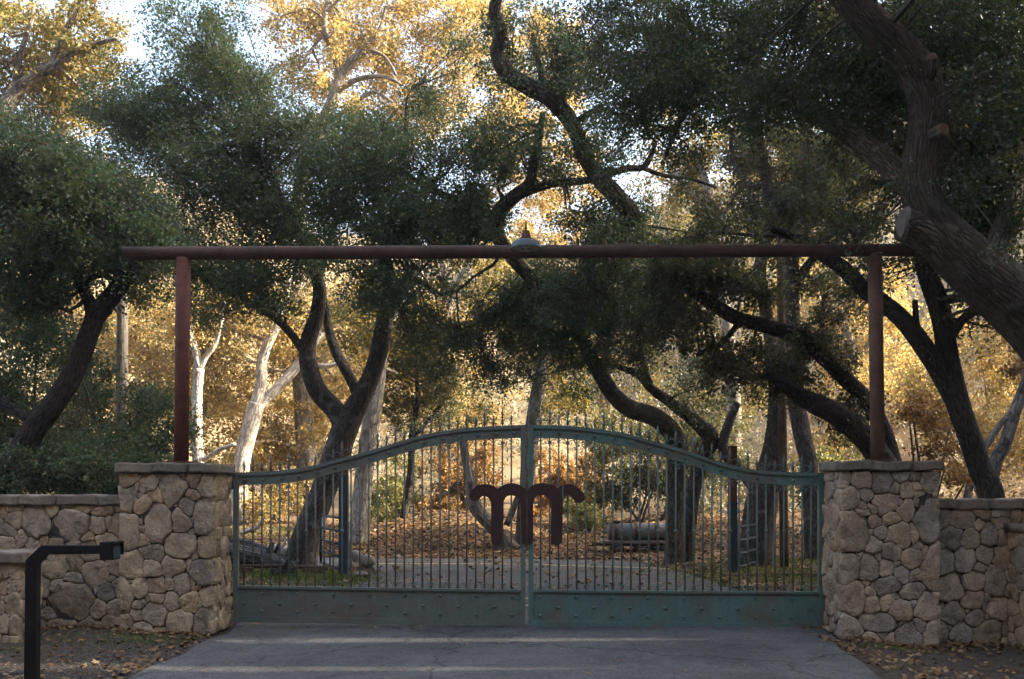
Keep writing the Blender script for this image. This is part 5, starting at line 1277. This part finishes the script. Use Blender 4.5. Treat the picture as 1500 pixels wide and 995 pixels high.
def log(label, pts, mat, noise=0.12, sides=12):
    w_ = [(*P(a_,b2,Y_), r_*Y_/F) for a_,b2,Y_,r_ in pts]
    t = tag(empty("fallen_log", w_[0][:3]), label, "log", "fallen logs by the gate")
    tube(w_, sides, 4, noise, seed=int(w_[0][0]*100)%997).build("stem", mat, t, True)
    # broken branch stub
    m_ = Vector(w_[len(w_)//2][:3]); rr = w_[len(w_)//2][3]
    tube([(*m_,rr*0.5),(*(m_+Vector((0.15,-0.1,0.16+rr))),rr*0.28)],7,1,0.1).build("stub", mat, t, True)
log("thick split grey log against the pillar side, largest of the pile",[(300,808,19.2,17),(345,812,19,16),(390,820,18.8,13),(425,834,18.6,7),(440,838,18.5,4)],M['log'])
log("tapering dark grey log lying on top of the thick split log",[(320,792,19.8,8),(365,800,19.6,9),(400,815,19.4,8),(432,828,19.2,5)],M['log'])
log("pale short log behind the pile, near the forked oak's foot",[(392,804,22.0,7),(412,806,22.0,7.5),(432,806,22.0,7)],M['syc'],0.08)
log("short sawn dark log piece in front of the pile",[(398,842,17.2,9),(414,840,17.3,10),(430,838,17.4,9)],M['oak_dark'])
log("pale bent dead branch on the bank beyond the pile",[(352,782,24,3),(368,776,24,3.5),(378,772,24,3),(386,758,24,2.2)],M['syc'],0.06,8)

def boulder(label, px, py, Yb, rx, ry, seed, mat='boulder'):
    rr = random.Random(seed)
    bm = bmesh.new(); bmesh.ops.create_icosphere(bm, subdivisions=3, radius=1.0)
    pl = [(Vector((rr.uniform(-1,1),rr.uniform(-1,1),rr.uniform(-0.6,1))).normalized(), rr.uniform(0.72,0.95)) for _ in range(9)]
    for v in bm.verts:
        d = v.co.normalized(); r0 = 1.0
        for nn,h in pl:
            c = d.dot(nn)
            if c > 0.05: r0 = min(r0, h/c)
        r0 *= 1+0.03*math.sin(d.x*9+seed)+0.03*math.sin(d.z*11+d.y*7)
        v.co = Vector((d.x*r0*rx*Yb/F, d.y*r0*rx*0.8*Yb/F, d.z*r0*ry*Yb/F))
    me = bpy.data.meshes.new("boulder"); bm.to_mesh(me); bm.free(); me.materials.append(M[mat])
    me.polygons.foreach_set("use_smooth", [True]*len(me.polygons))
    o = link("boulder", me); o.location = P(px,py,Yb)
    tag(o, label, "boulder", "boulders at the road edge")
boulder("rounded tan boulder, largest at the road edge by the first steel post",535,822,19.2,15,10.5,1)
boulder("grey angular boulder tucked behind the rounded tan one",521,815,20.0,12,9,2)
boulder("flat pale rock in the grass in front of the rounded tan boulder",530,841,17.3,11,4.5,3)
boulder("small grey rock at the far road edge below the leaf mound",580,817,21.8,9,5,4)
boulder("small rock close against the first steel post",512,826,18.4,6,7,6)

# tank trailer
YT = 23.2; sT = F/YT
tt = tag(empty("tank_trailer", P(932,812,YT)), "old rust-banded water tank on a low trailer resting on the leaf bank", "trailer")
def xcyl(px0,px1,py,r_,mat,name,parent,sides=24,Y=YT,bulge=0.0):
    a_, b2 = P(px0,py,Y), P(px1,py,Y)
    pts = [(a_.x-bulge,a_.y,a_.z,r_*0.55),(a_.x-bulge*0.5,a_.y,a_.z,r_*0.88),(*a_,r_),(*b2,r_),(b2.x+bulge*0.5,b2.y,b2.z,r_*0.88),(b2.x+bulge,b2.y,b2.z,r_*0.55)] if bulge else [(*a_,r_),(*b2,r_)]
    return tube(pts,sides,1).build(name,mat,parent,True)
tk = xcyl(892,1006,779,12.5/sT,M['tank'],"tank",tt,bulge=0.04)
for p_ in (894.5,901.5,931,960,990): xcyl(p_-2.0,p_+2.0,779,12.9/sT,M['rust'],"band",tk)
c_ = P(903,766,YT)
lathe([(0.085,-0.03),(0.085,0.03),(0.10,0.03),(0.10,0.05),(0.001,0.06)],14,M['rust'],"hatch",tk,c_)
d0, d1 = P(874,791.8,YT), P(1004,795.2,YT)
MB().box(d0.x+0.1,d1.x,YT-0.28,YT+0.28,d1.z,d0.z).build("deck",M['plank'],tt)
MB().box(d0.x-0.1,d1.x,YT-0.20,YT-0.14,d1.z-0.06,d1.z-0.002).build("frame_rail",M['rust'],tt)
MB().box(d0.x-0.1,d1.x,YT+0.14,YT+0.20,d1.z-0.06,d1.z-0.002).build("frame_rail",M['rust'],tt)
for p_ in (904,985):
    for sg in (-1,1):
        c_ = P(p_,804,YT); 
        yb = c_.y+sg*0.30
        wv = tube([(c_.x,yb-0.07,c_.z,0.135),(c_.x,yb+0.07,c_.z,0.135)],20,1).build("wheel",M['black'],tt,True)
        tube([(c_.x,yb-0.078,c_.z,0.07),(c_.x,yb+0.078,c_.z,0.07)],12,1).build("rim",M['rust'],wv,True)
for (x0,y0,x1,y1) in ((912,810,940,799),(940,799,975,802),(915,799,975,805),(950,799,972,811)):
    a_,b2 = P(x0,y0,YT-0.15),P(x1,y1,YT-0.15)
    tube([(*a_,0.018),(*b2,0.018)],6,1).build("strut",M['rust'],tt)

# ------------------------------------------------------------------ air
hm = bpy.data.materials.new("haze_air"); hm.use_nodes = True
ht = hm.node_tree; ht.nodes.clear()
ho = ht.nodes.new("ShaderNodeOutputMaterial"); hv = ht.nodes.new("ShaderNodeVolumePrincipled")
hv.inputs["Color"].default_value = (0.92, 0.94, 1, 1); hv.inputs["Density"].default_value = 0.0008; hv.inputs["Anisotropy"].default_value = 0.2
ht.links.new(hv.outputs[0], ho.inputs["Volume"])
bpy.context.view_layer.update()
ztop = max((o.matrix_world @ Vector(c)).z for o in S.objects if o.type == 'MESH' for c in o.bound_box)+2
tag(MB().box(-275,275,-215,435,-2.4,ztop).build("haze", hm), "thin pale air filling the valley", kind='stuff')

print("tris", sum(len(o.data.loops)-2*len(o.data.polygons) for o in S.objects if o.type == 'MESH'), "objects", len(S.objects))
